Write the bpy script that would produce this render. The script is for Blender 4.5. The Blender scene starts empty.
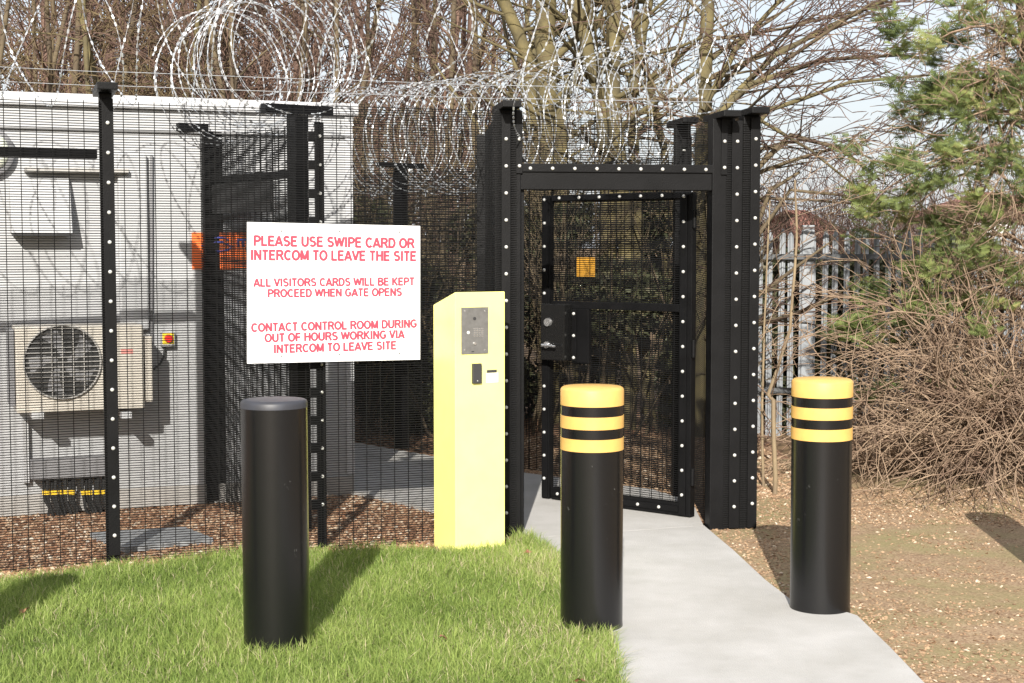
import bpy, bmesh, math, random
import numpy as np
from mathutils import Vector, Matrix

R = math.radians
SC = bpy.context.scene
COL = SC.collection
rnd = random.Random(7)
NR = np.random.default_rng(11)

# ------------------------------------------------------------------ camera, sky, sun, exposure
FPX = 1500.0
PITCH = math.atan(96.5 / FPX)
HC = 1.6
cam_d = bpy.data.cameras.new('camera')
cam = bpy.data.objects.new('camera', cam_d)
COL.objects.link(cam)
cam.location = (0, 0, HC)
cam.rotation_euler = (math.pi / 2 - PITCH, 0, 0)
cam_d.sensor_width = 36
cam_d.lens = FPX / 1024 * 36
cam_d.clip_start = 0.05
cam_d.clip_end = 3000
SC.camera = cam

SUN_EL = R(28)
SUN_DIR = Vector((-0.075, -1.0, 0)).normalized() * math.cos(SUN_EL) + Vector((0, 0, math.sin(SUN_EL)))
w = bpy.data.worlds.new('World')
SC.world = w
w.use_nodes = True
nt = w.node_tree
nt.nodes.clear()
sky = nt.nodes.new('ShaderNodeTexSky')
sky.sky_type = 'NISHITA'
sky.sun_disc = False
sky.sun_elevation = SUN_EL
sky.sun_rotation = math.atan2(SUN_DIR.x, SUN_DIR.y)
sky.air_density = 1.0
sky.dust_density = 3.0
sky.ozone_density = 1.0
# thin high cloud veil whitening the clear sky
tc = nt.nodes.new('ShaderNodeTexCoord')
mp = nt.nodes.new('ShaderNodeMapping'); mp.inputs['Scale'].default_value = (1, 1, 3)
no = nt.nodes.new('ShaderNodeTexNoise'); no.inputs['Scale'].default_value = 2.5; no.inputs['Detail'].default_value = 6
rp = nt.nodes.new('ShaderNodeMapRange')
rp.inputs['From Min'].default_value = 0.3; rp.inputs['From Max'].default_value = 0.7
rp.inputs['To Min'].default_value = 0.55; rp.inputs['To Max'].default_value = 0.78
mx = nt.nodes.new('ShaderNodeMix'); mx.data_type = 'RGBA'
mx.inputs['B'].default_value = (5.3, 5.45, 5.75, 1)
bg = nt.nodes.new('ShaderNodeBackground'); bg.inputs['Strength'].default_value = 0.1
ow = nt.nodes.new('ShaderNodeOutputWorld')
L = nt.links.new
L(tc.outputs['Generated'], mp.inputs['Vector']); L(mp.outputs['Vector'], no.inputs['Vector'])
L(no.outputs['Fac'], rp.inputs['Value']); L(rp.outputs['Result'], mx.inputs['Factor'])
L(sky.outputs['Color'], mx.inputs['A']); L(mx.outputs['Result'], bg.inputs['Color']); L(bg.outputs['Background'], ow.inputs['Surface'])

sd = bpy.data.lights.new('sun', 'SUN')
sd.energy = 4.6
sd.angle = R(0.5)
sd.color = (1.0, 0.95, 0.87)
so = bpy.data.objects.new('sun', sd)
COL.objects.link(so)
so.rotation_euler = SUN_DIR.to_track_quat('Z', 'Y').to_euler()
so.location = (-3, -8, 10)

SC.view_settings.view_transform = 'Standard'
SC.view_settings.look = 'None'
SC.view_settings.gamma = 1
SC.view_settings.use_curve_mapping = False
SC.view_settings.exposure = 0.9

# ------------------------------------------------------------------ measuring helpers (photo point -> metres)
_f = Vector((0, math.cos(PITCH), -math.sin(PITCH)))
_u = Vector((0, math.sin(PITCH), math.cos(PITCH)))
def ray(px, py):
    return Vector((1, 0, 0)) * ((px - 512) / FPX) + _u * ((341.5 - py) / FPX) + _f
def at(px, py, Y):
    r = ray(px, py); k = Y / r.y
    return Vector((r.x * k, Y, HC + r.z * k))
def gnd(px, py, z=0.0):
    r = ray(px, py); k = (z - HC) / r.z
    return Vector((r.x * k, r.y * k, z))

# ------------------------------------------------------------------ materials
def mat(name, col, rough=0.6, metal=0.0, spec=0.5, var=0.0, vscale=8.0, col2=None, bump=0.0, bscale=60.0,
        coat=0.0, detail=5.0, thresh=(0.35, 0.65)):
    m = bpy.data.materials.new(name); m.use_nodes = True
    t = m.node_tree; b = t.nodes['Principled BSDF']
    b.inputs['Base Color'].default_value = (*col, 1)
    b.inputs['Roughness'].default_value = rough
    b.inputs['Metallic'].default_value = metal
    b.inputs['Specular IOR Level'].default_value = spec
    b.inputs['Coat Weight'].default_value = coat
    tcn = t.nodes.new('ShaderNodeTexCoord')
    if col2 is None and var > 0:
        col2 = tuple(max(0, c * (1 - var)) for c in col)
    if col2 is not None:
        n = t.nodes.new('ShaderNodeTexNoise'); n.inputs['Scale'].default_value = vscale; n.inputs['Detail'].default_value = detail
        n.inputs['Roughness'].default_value = 0.65
        mr = t.nodes.new('ShaderNodeMapRange')
        mr.inputs['From Min'].default_value = thresh[0]; mr.inputs['From Max'].default_value = thresh[1]
        mi = t.nodes.new('ShaderNodeMix'); mi.data_type = 'RGBA'
        mi.inputs['A'].default_value = (*col, 1); mi.inputs['B'].default_value = (*col2, 1)
        t.links.new(tcn.outputs['Object'], n.inputs['Vector']); t.links.new(n.outputs['Fac'], mr.inputs['Value'])
        t.links.new(mr.outputs['Result'], mi.inputs['Factor']); t.links.new(mi.outputs['Result'], b.inputs['Base Color'])
    if bump > 0:
        n2 = t.nodes.new('ShaderNodeTexNoise'); n2.inputs['Scale'].default_value = bscale; n2.inputs['Detail'].default_value = 4
        bn = t.nodes.new('ShaderNodeBump'); bn.inputs['Strength'].default_value = bump; bn.inputs['Distance'].default_value = 0.01
        t.links.new(tcn.outputs['Object'], n2.inputs['Vector']); t.links.new(n2.outputs['Fac'], bn.inputs['Height'])
        t.links.new(bn.outputs['Normal'], b.inputs['Normal'])
    return m

def attr_mat(name, stops, rough=0.7, transl=0.0, spec=0.3, attr='shade'):
    """colour picked from a ramp by a random value stored on every leaf / blade / stone"""
    m = bpy.data.materials.new(name); m.use_nodes = True
    t = m.node_tree; b = t.nodes['Principled BSDF']
    b.inputs['Roughness'].default_value = rough
    b.inputs['Specular IOR Level'].default_value = spec
    a = t.nodes.new('ShaderNodeAttribute'); a.attribute_name = attr
    cr = t.nodes.new('ShaderNodeValToRGB'); e = cr.color_ramp.elements
    while len(e) < len(stops): e.new(0.5)
    for el, (p, c) in zip(e, stops):
        el.position = p; el.color = (*c, 1)
    t.links.new(a.outputs['Fac'], cr.inputs['Fac']); t.links.new(cr.outputs['Color'], b.inputs['Base Color'])
    if transl > 0:
        tr = t.nodes.new('ShaderNodeBsdfTranslucent'); ms = t.nodes.new('ShaderNodeMixShader'); ms.inputs['Fac'].default_value = transl
        t.links.new(cr.outputs['Color'], tr.inputs['Color'])
        o = t.nodes['Material Output']
        t.links.new(b.outputs['BSDF'], ms.inputs[1]); t.links.new(tr.outputs['BSDF'], ms.inputs[2]); t.links.new(ms.outputs['Shader'], o.inputs['Surface'])
    return m

M = {}
M['black'] = mat('black_powder_coat', (0.0065, 0.0065, 0.007), 0.45, spec=0.14, var=0.4, vscale=6, bump=0.15, bscale=180)
M['blackwire'] = mat('black_wire', (0.008, 0.008, 0.008), 0.5, spec=0.15)
M['bollard'] = mat('bollard_plastic', (0.0045, 0.0045, 0.005), 0.27, spec=0.5, col2=(0.12, 0.12, 0.115), vscale=22, bump=0.03, bscale=14, detail=9, thresh=(0.68, 0.76))
M['yellow_band'] = mat('yellow_tape', (0.66, 0.40, 0.115), 0.5, spec=0.3, col2=(0.60, 0.355, 0.10), vscale=14, bump=0.05)
M['yellow'] = mat('yellow_paint', (0.84, 0.80, 0.27), 0.4, col2=(0.79, 0.745, 0.235), vscale=3, bump=0.03, bscale=150)
M['white_sign'] = mat('white_sign_board', (0.84, 0.84, 0.85), 0.4, col2=(0.78, 0.78, 0.79), vscale=2.5)
M['red_text'] = mat('red_lettering', (0.42, 0.045, 0.075), 0.45)
M['bolt'] = mat('galvanised_bolt', (0.52, 0.52, 0.50), 0.45, metal=0.3)
M['galv'] = mat('galvanised_wire', (0.50, 0.52, 0.54), 0.38, metal=0.5)
M['palisade'] = mat('weathered_galvanised_steel', (0.27, 0.285, 0.30), 0.6, metal=0.1, col2=(0.21, 0.225, 0.24), vscale=5)
M['container'] = mat('grey_white_wall_paint', (0.42, 0.428, 0.44), 0.6, col2=(0.375, 0.38, 0.385), vscale=1.3, bump=0.05, bscale=25)
M['trim'] = mat('white_trim', (0.48, 0.485, 0.495), 0.5, var=0.06)
M['seam'] = mat('dark_seam', (0.12, 0.12, 0.12), 0.7)
M['ac'] = mat('cream_casing', (0.56, 0.525, 0.46), 0.5, col2=(0.48, 0.445, 0.39), vscale=4)
M['dark'] = mat('dark_recess', (0.03, 0.03, 0.03), 0.6)
M['grille'] = mat('grey_grille', (0.35, 0.34, 0.32), 0.5)
M['greybox'] = mat('grey_trunking', (0.22, 0.22, 0.23), 0.55, var=0.15)
M['cable'] = mat('black_cable', (0.02, 0.02, 0.02), 0.5)
M['tag'] = mat('yellow_cable_tag', (0.75, 0.5, 0.03), 0.5)
M['red'] = mat('red_plastic', (0.65, 0.02, 0.02), 0.35)
M['orange'] = mat('orange_sign', (0.85, 0.17, 0.035), 0.45)
M['orange_plate'] = mat('amber_plate', (0.50, 0.25, 0.03), 0.5)
M['blue'] = mat('blue_print', (0.06, 0.07, 0.32), 0.5)
M['steel'] = mat('brushed_steel', (0.24, 0.235, 0.225), 0.42, metal=0.6, col2=(0.19, 0.185, 0.175), vscale=30)
M['chrome'] = mat('bright_steel', (0.85, 0.85, 0.85), 0.2, metal=0.9)
M['lens'] = mat('lamp_diffuser', (0.75, 0.78, 0.66), 0.3)
M['concrete'] = mat('path_concrete', (0.46, 0.45, 0.435), 0.85, col2=(0.37, 0.36, 0.34), vscale=2.2, bump=0.4, bscale=160, detail=15)
M['slab'] = mat('grey_slab', (0.27, 0.28, 0.29), 0.8, var=0.2, vscale=10, bump=0.3)
M['joint'] = mat('path_joint', (0.22, 0.21, 0.19), 0.9)
M['roof'] = mat('red_roof_tiles', (0.24, 0.10, 0.07), 0.85, var=0.3, vscale=3)
M['render'] = mat('white_render', (0.66, 0.65, 0.63), 0.8, var=0.08)
M['glass'] = mat('dark_window_glass', (0.03, 0.035, 0.04), 0.1)
M['brick'] = mat('red_brick', (0.28, 0.13, 0.09), 0.85, var=0.25, vscale=8)
M['bark'] = mat('mossy_bark', (0.145, 0.118, 0.05), 0.9, col2=(0.065, 0.054, 0.03), vscale=5, bump=0.6, bscale=25)
M['bark_dark'] = mat('brown_bark', (0.075, 0.055, 0.037), 0.9, col2=(0.13, 0.10, 0.055), vscale=2.5, bump=0.5, bscale=25)
M['twig_brown'] = mat('brown_twigs', (0.085, 0.05, 0.038), 0.85, col2=(0.15, 0.092, 0.066), vscale=1.2)
M['twig_olive'] = mat('olive_twigs', (0.16, 0.12, 0.055), 0.85, col2=(0.105, 0.07, 0.04), vscale=1.5)
M['twig_tan'] = mat('tan_dead_stems', (0.33, 0.24, 0.16), 0.85, col2=(0.15, 0.095, 0.065), vscale=3)
M['sapling'] = mat('sapling_bark', (0.25, 0.19, 0.11), 0.8, col2=(0.15, 0.11, 0.07), vscale=4)
M['blade'] = attr_mat('grass_blades', [(0, (0.10, 0.155, 0.035)), (0.35, (0.235, 0.325, 0.075)), (0.75, (0.37, 0.445, 0.13)), (0.93, (0.50, 0.52, 0.24)), (1.0, (0.58, 0.50, 0.33))], 0.6, 0.42)
M['needles'] = attr_mat('conifer_foliage', [(0, (0.05, 0.075, 0.03)), (0.45, (0.13, 0.165, 0.05)), (0.85, (0.23, 0.26, 0.085)), (1.0, (0.34, 0.26, 0.11))], 0.6, 0.25)
M['ivy'] = attr_mat('dark_evergreen_leaves', [(0, (0.03, 0.038, 0.02)), (0.6, (0.075, 0.08, 0.04)), (1.0, (0.17, 0.135, 0.085))], 0.6, 0.15)
M['stones'] = attr_mat('gravel_stones', [(0, (0.10, 0.055, 0.033)), (0.4, (0.24, 0.125, 0.07)), (0.78, (0.36, 0.235, 0.145)), (0.95, (0.47, 0.38, 0.28)), (1, (0.56, 0.50, 0.42))], 0.7)
M['chips'] = attr_mat('bark_and_stone_chips', [(0, (0.17, 0.10, 0.06)), (0.5, (0.30, 0.20, 0.12)), (0.88, (0.37, 0.25, 0.155)), (1, (0.55, 0.46, 0.35))], 0.8)
M['litter'] = attr_mat('dead_leaves', [(0, (0.10, 0.05, 0.03)), (0.6, (0.30, 0.16, 0.08)), (1, (0.45, 0.3, 0.18))], 0.8)

def ground_mat(name, cols, scales, bump=0.5, patch=None):
    """voronoi pebbles over noise soil; patch = (colour, scale, lo, hi) for moss"""
    m = bpy.data.materials.new(name); m.use_nodes = True
    t = m.node_tree; b = t.nodes['Principled BSDF']; b.inputs['Roughness'].default_value = 0.9; b.inputs['Specular IOR Level'].default_value = 0.2
    tcn = t.nodes.new('ShaderNodeTexCoord')
    v = t.nodes.new('ShaderNodeTexVoronoi'); v.inputs['Scale'].default_value = scales[0]
    n = t.nodes.new('ShaderNodeTexNoise'); n.inputs['Scale'].default_value = scales[1]; n.inputs['Detail'].default_value = 9; n.inputs['Roughness'].default_value = 0.7
    for q in (v, n): t.links.new(tcn.outputs['Object'], q.inputs['Vector'])
    sep = t.nodes.new('ShaderNodeSeparateColor'); t.links.new(v.outputs['Color'], sep.inputs['Color'])
    ad = t.nodes.new('ShaderNodeMath'); ad.operation = 'MULTIPLY_ADD'; ad.inputs[1].default_value = 0.55; 
    t.links.new(sep.outputs[0], ad.inputs[0])
    ml = t.nodes.new('ShaderNodeMath'); ml.operation = 'MULTIPLY'; ml.inputs[1].default_value = 0.5
    t.links.new(n.outputs['Fac'], ml.inputs[0]); t.links.new(ml.outputs[0], ad.inputs[2])
    cr = t.nodes.new('ShaderNodeValToRGB'); e = cr.color_ramp.elements
    while len(e) < len(cols): e.new(0.5)
    for el, (p, c) in zip(e, cols): el.position = p; el.color = (*c, 1)
    t.links.new(ad.outputs[0], cr.inputs['Fac'])
    out = cr.outputs['Color']
    if patch:
        n3 = t.nodes.new('ShaderNodeTexNoise'); n3.inputs['Scale'].default_value = patch[1]; n3.inputs['Detail'].default_value = 7; n3.inputs['Roughness'].default_value = 0.7
        t.links.new(tcn.outputs['Object'], n3.inputs['Vector'])
        mr = t.nodes.new('ShaderNodeMapRange'); mr.inputs['From Min'].default_value = patch[2]; mr.inputs['From Max'].default_value = patch[3]; mr.inputs['To Max'].default_value = 0.8
        t.links.new(n3.outputs['Fac'], mr.inputs['Value'])
        mi = t.nodes.new('ShaderNodeMix'); mi.data_type = 'RGBA'; mi.inputs['B'].default_value = (*patch[0], 1)
        t.links.new(mr.outputs['Result'], mi.inputs['Factor']); t.links.new(out, mi.inputs['A']); out = mi.outputs['Result']
    t.links.new(out, b.inputs['Base Color'])
    bn = t.nodes.new('ShaderNodeBump'); bn.inputs['Strength'].default_value = bump; bn.inputs['Distance'].default_value = 0.012
    t.links.new(ad.outputs[0], bn.inputs['Height']); t.links.new(bn.outputs['Normal'], b.inputs['Normal'])
    return m
M['gravel'] = ground_mat('gravel_ground', [(0.2, (0.12, 0.06, 0.035)), (0.5, (0.26, 0.14, 0.08)), (0.8, (0.42, 0.30, 0.20))], (55, 6))
M['dirt'] = ground_mat('bare_earth', [(0.2, (0.15, 0.095, 0.058)), (0.5, (0.27, 0.185, 0.115)), (0.85, (0.38, 0.28, 0.18))], (110, 3), 0.4, ((0.235, 0.215, 0.10), 1.6, 0.44, 0.66))
M['soil'] = ground_mat('lawn_soil', [(0.2, (0.09, 0.11, 0.03)), (0.8, (0.17, 0.19, 0.06))], (40, 5))
M['earth'] = ground_mat('leafy_earth', [(0.2, (0.09, 0.06, 0.035)), (0.8, (0.24, 0.16, 0.09))], (12, 2))

# ------------------------------------------------------------------ object helpers
def link(name, me, m=None, parent=None):
    o = bpy.data.objects.new(name, me); COL.objects.link(o)
    if m is not None and me is not None and not me.materials: me.materials.append(m)
    if parent is not None: o.parent = parent
    return o
def tag(o, label=None, cat=None, group=None, kind=None):
    if label: o['label'] = label
    if cat: o['category'] = cat
    if group: o['group'] = group
    if kind: o['kind'] = kind
    return o
def thing(name, label, cat, group=None, loc=(0, 0, 0), rz=0):
    o = bpy.data.objects.new(name, None); COL.objects.link(o); o.empty_display_size = 0.2
    o.location = loc; o.rotation_euler = (0, 0, rz)
    return tag(o, label, cat, group)

def np_mesh(name, V, F, smooth=False, shade=None):
    """V (n,3) array; F (m,k) array of equal-sided faces; shade = value per face"""
    V = np.asarray(V, np.float32); F = np.asarray(F, np.int32)
    me = bpy.data.meshes.new(name)
    me.vertices.add(len(V)); me.vertices.foreach_set('co', V.ravel())
    k = F.shape[1]
    me.loops.add(F.size); me.loops.foreach_set('vertex_index', F.ravel())
    me.polygons.add(len(F)); me.polygons.foreach_set('loop_start', np.arange(0, F.size, k, dtype=np.int32))
    me.polygons.foreach_set('loop_total', np.full(len(F), k, np.int32))
    me.polygons.foreach_set('use_smooth', np.full(len(F), smooth, bool))
    if shade is not None:
        a = me.attributes.new('shade', 'FLOAT', 'FACE'); a.data.foreach_set('value', np.asarray(shade, np.float32))
    me.update(calc_edges=True); me.validate()
    return me

class MB:
    def __init__(s): s.v = []; s.f = []
    def add(s, vs, fs):
        b = len(s.v); s.v += [tuple(v) for v in vs]; s.f += [tuple(i + b for i in f) for f in fs]
    def box(s, c, size, rz=0.0, rx=0.0, ry=0.0):
        m = Matrix.Rotation(rz, 3, 'Z') @ Matrix.Rotation(ry, 3, 'Y') @ Matrix.Rotation(rx, 3, 'X')
        hx, hy, hz = (q / 2 for q in size); c = Vector(c)
        vs = [c + m @ Vector((x, y, z)) for z in (-hz, hz) for x, y in ((-hx, -hy), (hx, -hy), (hx, hy), (-hx, hy))]
        s.add(vs, [(3, 2, 1, 0), (4, 5, 6, 7), (0, 1, 5, 4), (1, 2, 6, 5), (2, 3, 7, 6), (3, 0, 4, 7)]); return s
    def prism(s, poly, z0, z1, z1s=None):
        n = len(poly); z1s = z1s or [z1] * n
        s.add([(x, y, z0) for x, y in poly] + [(x, y, z) for (x, y), z in zip(poly, z1s)],
              [tuple(reversed(range(n))), tuple(range(n, 2 * n))] + [(i, (i + 1) % n, (i + 1) % n + n, i + n) for i in range(n)]); return s
    def tube(s, pts, rad, n=8, caps=True):
        pts = [Vector(p) for p in pts]; m = len(pts); rad = rad if hasattr(rad, '__len__') else [rad] * m
        b = len(s.v); up = None
        for i, p in enumerate(pts):
            d = (pts[min(i + 1, m - 1)] - pts[max(i - 1, 0)]).normalized()
            if up is None: up = Vector((0, 0, 1)) if abs(d.z) < 0.9 else Vector((1, 0, 0))
            a = d.cross(up).normalized(); up = a.cross(d).normalized()
            for j in range(n):
                t = 2 * math.pi * j / n
                s.v.append(tuple(p + (a * math.cos(t) + up * math.sin(t)) * rad[i]))
        for i in range(m - 1):
            for j in range(n):
                k = (j + 1) % n
                s.f.append((b + i * n + j, b + i * n + k, b + (i + 1) * n + k, b + (i + 1) * n + j))
        if caps:
            s.f.append(tuple(b + j for j in reversed(range(n)))); s.f.append(tuple(b + (m - 1) * n + j for j in range(n)))
        return s
    def lathe(s, prof, c, n=48):
        b = len(s.v); c = Vector(c); m = len(prof)
        for r, z in prof:
            for j in range(n):
                t = 2 * math.pi * j / n; s.v.append(tuple(c + Vector((r * math.cos(t), r * math.sin(t), z))))
        for i in range(m - 1):
            for j in range(n):
                k = (j + 1) % n; s.f.append((b + i * n + j, b + i * n + k, b + (i + 1) * n + k, b + (i + 1) * n + j))
        s.f.append(tuple(b + j for j in reversed(range(n)))); s.f.append(tuple(b + (m - 1) * n + j for j in range(n)))
        return s
    def mesh(s, name, bevel=0.0, smooth=False, seg=2):
        me = bpy.data.meshes.new(name); me.from_pydata(s.v, [], s.f); me.update()
        bm = bmesh.new(); bm.from_mesh(me)
        bmesh.ops.recalc_face_normals(bm, faces=bm.faces)
        if bevel > 0:
            ed = [e for e in bm.edges if len(e.link_faces) == 2 and e.calc_face_angle(0) > 0.6]
            bmesh.ops.bevel(bm, geom=ed, offset=bevel, segments=seg, affect='EDGES', profile=0.6)
        bm.to_mesh(me); bm.free()
        if smooth:
            me.polygons.foreach_set('use_smooth', [True] * len(me.polygons)); me.update()
            me.set_sharp_from_angle(angle=R(40))
        return me
    def build(s, name, m, parent=None, bevel=0.0, smooth=False, seg=2):
        return link(name, s.mesh(name, bevel, smooth, seg), m, parent)

def segs_mesh(name, S, k=3):
    """S: (n,8) p0 p1 r0 r1 -> tapered open prisms"""
    S = np.asarray(S, np.float64); P0 = S[:, 0:3]; P1 = S[:, 3:6]; r0 = S[:, 6:7]; r1 = S[:, 7:8]
    D = P1 - P0; D /= np.linalg.norm(D, axis=1, keepdims=True) + 1e-9
    up = np.tile([0, 0, 1.0], (len(S), 1)); up[np.abs(D[:, 2]) > 0.95] = [1, 0, 0]
    A = np.cross(D, up); A /= np.linalg.norm(A, axis=1, keepdims=True) + 1e-9; B = np.cross(A, D)
    V = np.zeros((len(S), 2 * k, 3))
    for j in range(k):
        t = 2 * math.pi * j / k; o = A * math.cos(t) + B * math.sin(t)
        V[:, j] = P0 + o * r0; V[:, k + j] = P1 + o * r1
    base = (np.arange(len(S)) * 2 * k)[:, None]
    F = np.concatenate([base + np.array([[j, (j + 1) % k, (j + 1) % k + k, j + k]]) for j in range(k)], 0)
    return np_mesh(name, V.reshape(-1, 3), F, smooth=True)

# ------------------------------------------------------------------ ground structure
def sheet(name, poly, z, m, kind='structure', thick=0.0):
    if thick:
        o = MB().prism([(p[0], p[1]) for p in poly], z - thick, z).build(name, m)
    else:
        me = bpy.data.meshes.new(name); me.from_pydata([(p[0], p[1], z) for p in poly], [], [tuple(range(len(poly)))]); me.update()
        o = link(name, me, m)
    o['kind'] = kind; return o
sheet('ground', [(-400, -60), (400, -60), (400, 700), (-400, 700)], -0.05, M['earth'])

FA = Vector((-2.045, 7.60, 0)); FC = Vector((-0.03, 8.27, 0)); FE = Vector((1.332, 8.48, 0))
FD_ = (FC - FA).normalized(); FL = FA + Vector((-2.4, -1.15, 0))
fence_rz = math.atan2(FD_.y, FD_.x)
def fpt(x):  # point on the front fence line at world x
    if x <= FC.x: return FA + FD_ * ((x - FA.x) / FD_.x)
    d = (FE - FC).normalized(); return FC + d * ((x - FC.x) / d.x)

path_left = [gnd(528, 540), gnd(548, 551), gnd(580, 590), gnd(612, 640), gnd(622, 690)]
path_right = [gnd(704, 524), gnd(733, 552), gnd(765, 582), gnd(792, 603), gnd(822, 607), gnd(857, 618), gnd(890, 650), gnd(930, 692)]
pl = [(p.x, p.y) for p in path_left]; pr = [(p.x, p.y) for p in path_right]
pend_l = (0.38, 2.0); pend_r = (1.6, 2.0)
J0 = gnd(528, 540); J1 = gnd(704, 527.5)
sheet('path', [pend_l] + pl[:0:-1] + [(J0.x, J0.y), (J1.x, J1.y)] + pr[1:] + [pend_r], 0.012, M['concrete'], thick=0.09)
sheet('path_inner', [(J0.x, J0.y + .025), (J1.x, J1.y + .025), (1.12, 9.25), (0.9, 9.75), (0.12, 10.4), (-0.59, 11.25), (-1.22, 12.0), (-3.5, 14.6), (-3.5, 12.2), (-1.0, 9.6), (-0.5, 9.0), (0.02, 8.55)], 0.008, M['concrete'], thick=0.09)
# lawn
lawn = [(-6, 2.0), pend_l] + pl[::-1] + [(0.02, 8.15)]
edge = [gnd(*q) for q in ((505, 549), (430, 552), (380, 550), (340, 553), (290, 555), (240, 556), (200, 560), (150, 568), (113, 568), (80, 573), (40, 578), (0, 585), (-60, 598))]
lawn += [(p.x, p.y) for p in edge] + [(-4.4, 5.4), (-6, 5.2)]
sheet('lawn', lawn, 0.0, M['soil'])
sheet('gravel_bed', [(-9, 5.0), (-6, 5.0), (-4.4, 5.2), (-2.2, 6.0), (-1.6, 7.0)] + [(fpt(x).x, fpt(x).y - 0.2) for x in (-1, 0)] + [(0.1, 8.3), (0.13, 14), (0.0, 18), (-9, 18)], -0.02, M['gravel'])
sheet('gravel_bed', [(0.131, 8.9), (1.2, 8.6), (2.1, 9.4), (2.1, 16), (0.131, 16)], -0.015, M['gravel'])
sheet('dirt_verge', [(pend_r[0], 2.0)] + pr[::-1] + [(1.2, 8.5), (1.3, 11.2), (9, 11.2), (9, 2.0)], -0.008, M['dirt'])

# ------------------------------------------------------------------ scattered ground stuff
def in_poly(P, poly):
    x, y = P[:, 0], P[:, 1]; c = np.zeros(len(P), bool); n = len(poly)
    for i in range(n):
        x0, y0 = poly[i][0], poly[i][1]; x1, y1 = poly[(i + 1) % n][0], poly[(i + 1) % n][1]
        k = ((y0 > y) != (y1 > y)); 
        with np.errstate(divide='ignore', invalid='ignore'):
            c ^= k & (x < (x1 - x0) * (y - y0) / (y1 - y0 + 1e-12) + x0)
    return c
def scatter_stones(name, boxr, n, keep, size, m, z=0.0, flat=0.6, power=1.0, label=None):
    P = NR.uniform([boxr[0], boxr[1]], [boxr[2], boxr[3]], (n, 2)); P = P[keep(P)]; n = len(P)
    oc = np.array([(1, 0, 0), (0, 1, 0), (-1, 0, 0), (0, -1, 0), (0, 0, 1), (0, 0, -1)], float)
    fc = np.array([(0, 1, 4), (1, 2, 4), (2, 3, 4), (3, 0, 4), (1, 0, 5), (2, 1, 5), (3, 2, 5), (0, 3, 5)])
    s = size[0] + (size[1] - size[0]) * NR.random((n, 1, 1)) ** 2
    V = oc[None] * s * NR.uniform(0.55, 1.25, (n, 6, 3)); V[:, :, 2] *= flat
    t = NR.uniform(0, 6.28, n); c, si = np.cos(t)[:, None], np.sin(t)[:, None]
    tilt = NR.normal(0, 0.35, (n, 1)); x = V[:, :, 0].copy(); V[:, :, 2] += tilt * x
    X = V[:, :, 0] * c - V[:, :, 1] * si; Y = V[:, :, 0] * si + V[:, :, 1] * c
    V[:, :, 0] = X + P[:, :1]; V[:, :, 1] = Y + P[:, 1:]; V[:, :, 2] += z + s[:, :, 0] * flat * 0.35
    F = (np.arange(n) * 6)[:, None, None] + fc[None]
    sh = np.repeat(NR.random(n) ** power, 8)
    o = link(name, np_mesh(name, V.reshape(-1, 3), F.reshape(-1, 3), shade=sh), m)
    o['kind'] = 'stuff'
    if label: tag(o, label, 'gravel')
    return o
inner_path = [(0.13, J0.y), (J1.x, J1.y), (1.12, 9.25), (0.9, 9.75), (0.12, 10.4), (-0.59, 11.25), (-1.22, 12.0), (-3.5, 14.6), (-3.5, 12.2), (-1.0, 9.6), (-0.5, 9.0), (0.02, 8.55)]
def behind_fence(P):
    y = np.where(P[:, 0] < FC.x, FA.y + (P[:, 0] - FA.x) * FD_.y / FD_.x, FC.y + (P[:, 0] - FC.x) * 0.22)
    return ~in_poly(P, lawn) & ~in_poly(P, inner_path)
scatter_stones('gravel', (-3.6, 6.2, 0.1, 11.5), 62000, behind_fence, (0.008, 0.022), M['stones'], -0.02, label='loose orange brown gravel stones covering the ground behind the mesh fence')
scatter_stones('gravel', (0.1, 8.6, 2.0, 12.5), 16000, lambda P: (P[:, 1] > 9.9 - 0.25 * P[:, 0]) & ~in_poly(P, inner_path), (0.01, 0.028), M['chips'], -0.015, label='pale stone and bark litter beyond the open gate')
def verge_keep(P):
    c, si = P[:, 0], P[:, 1]
    edge = np.interp(si, [p[1] for p in pr], [p[0] for p in pr]) if pr[0][1] < pr[-1][1] else np.interp(si, [p[1] for p in pr[::-1]], [p[0] for p in pr[::-1]])
    d = c - edge
    dens = np.exp(-d / 0.30) + 0.10 + 0.9 * (si > 8.55) + 0.35 * (np.sin(c * 5.1 + si * 3) * np.sin(si * 4.3 - c * 2) > 0.35)
    return (d > 0.01) & (NR.random(len(P)) < dens)
scatter_stones('wood_chips', (0.9, 4.6, 5.0, 9.9), 60000, verge_keep, (0.004, 0.014), M['chips'], -0.008, 0.45, label='small stones and bark chips strewn over the bare earth verge')

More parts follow.
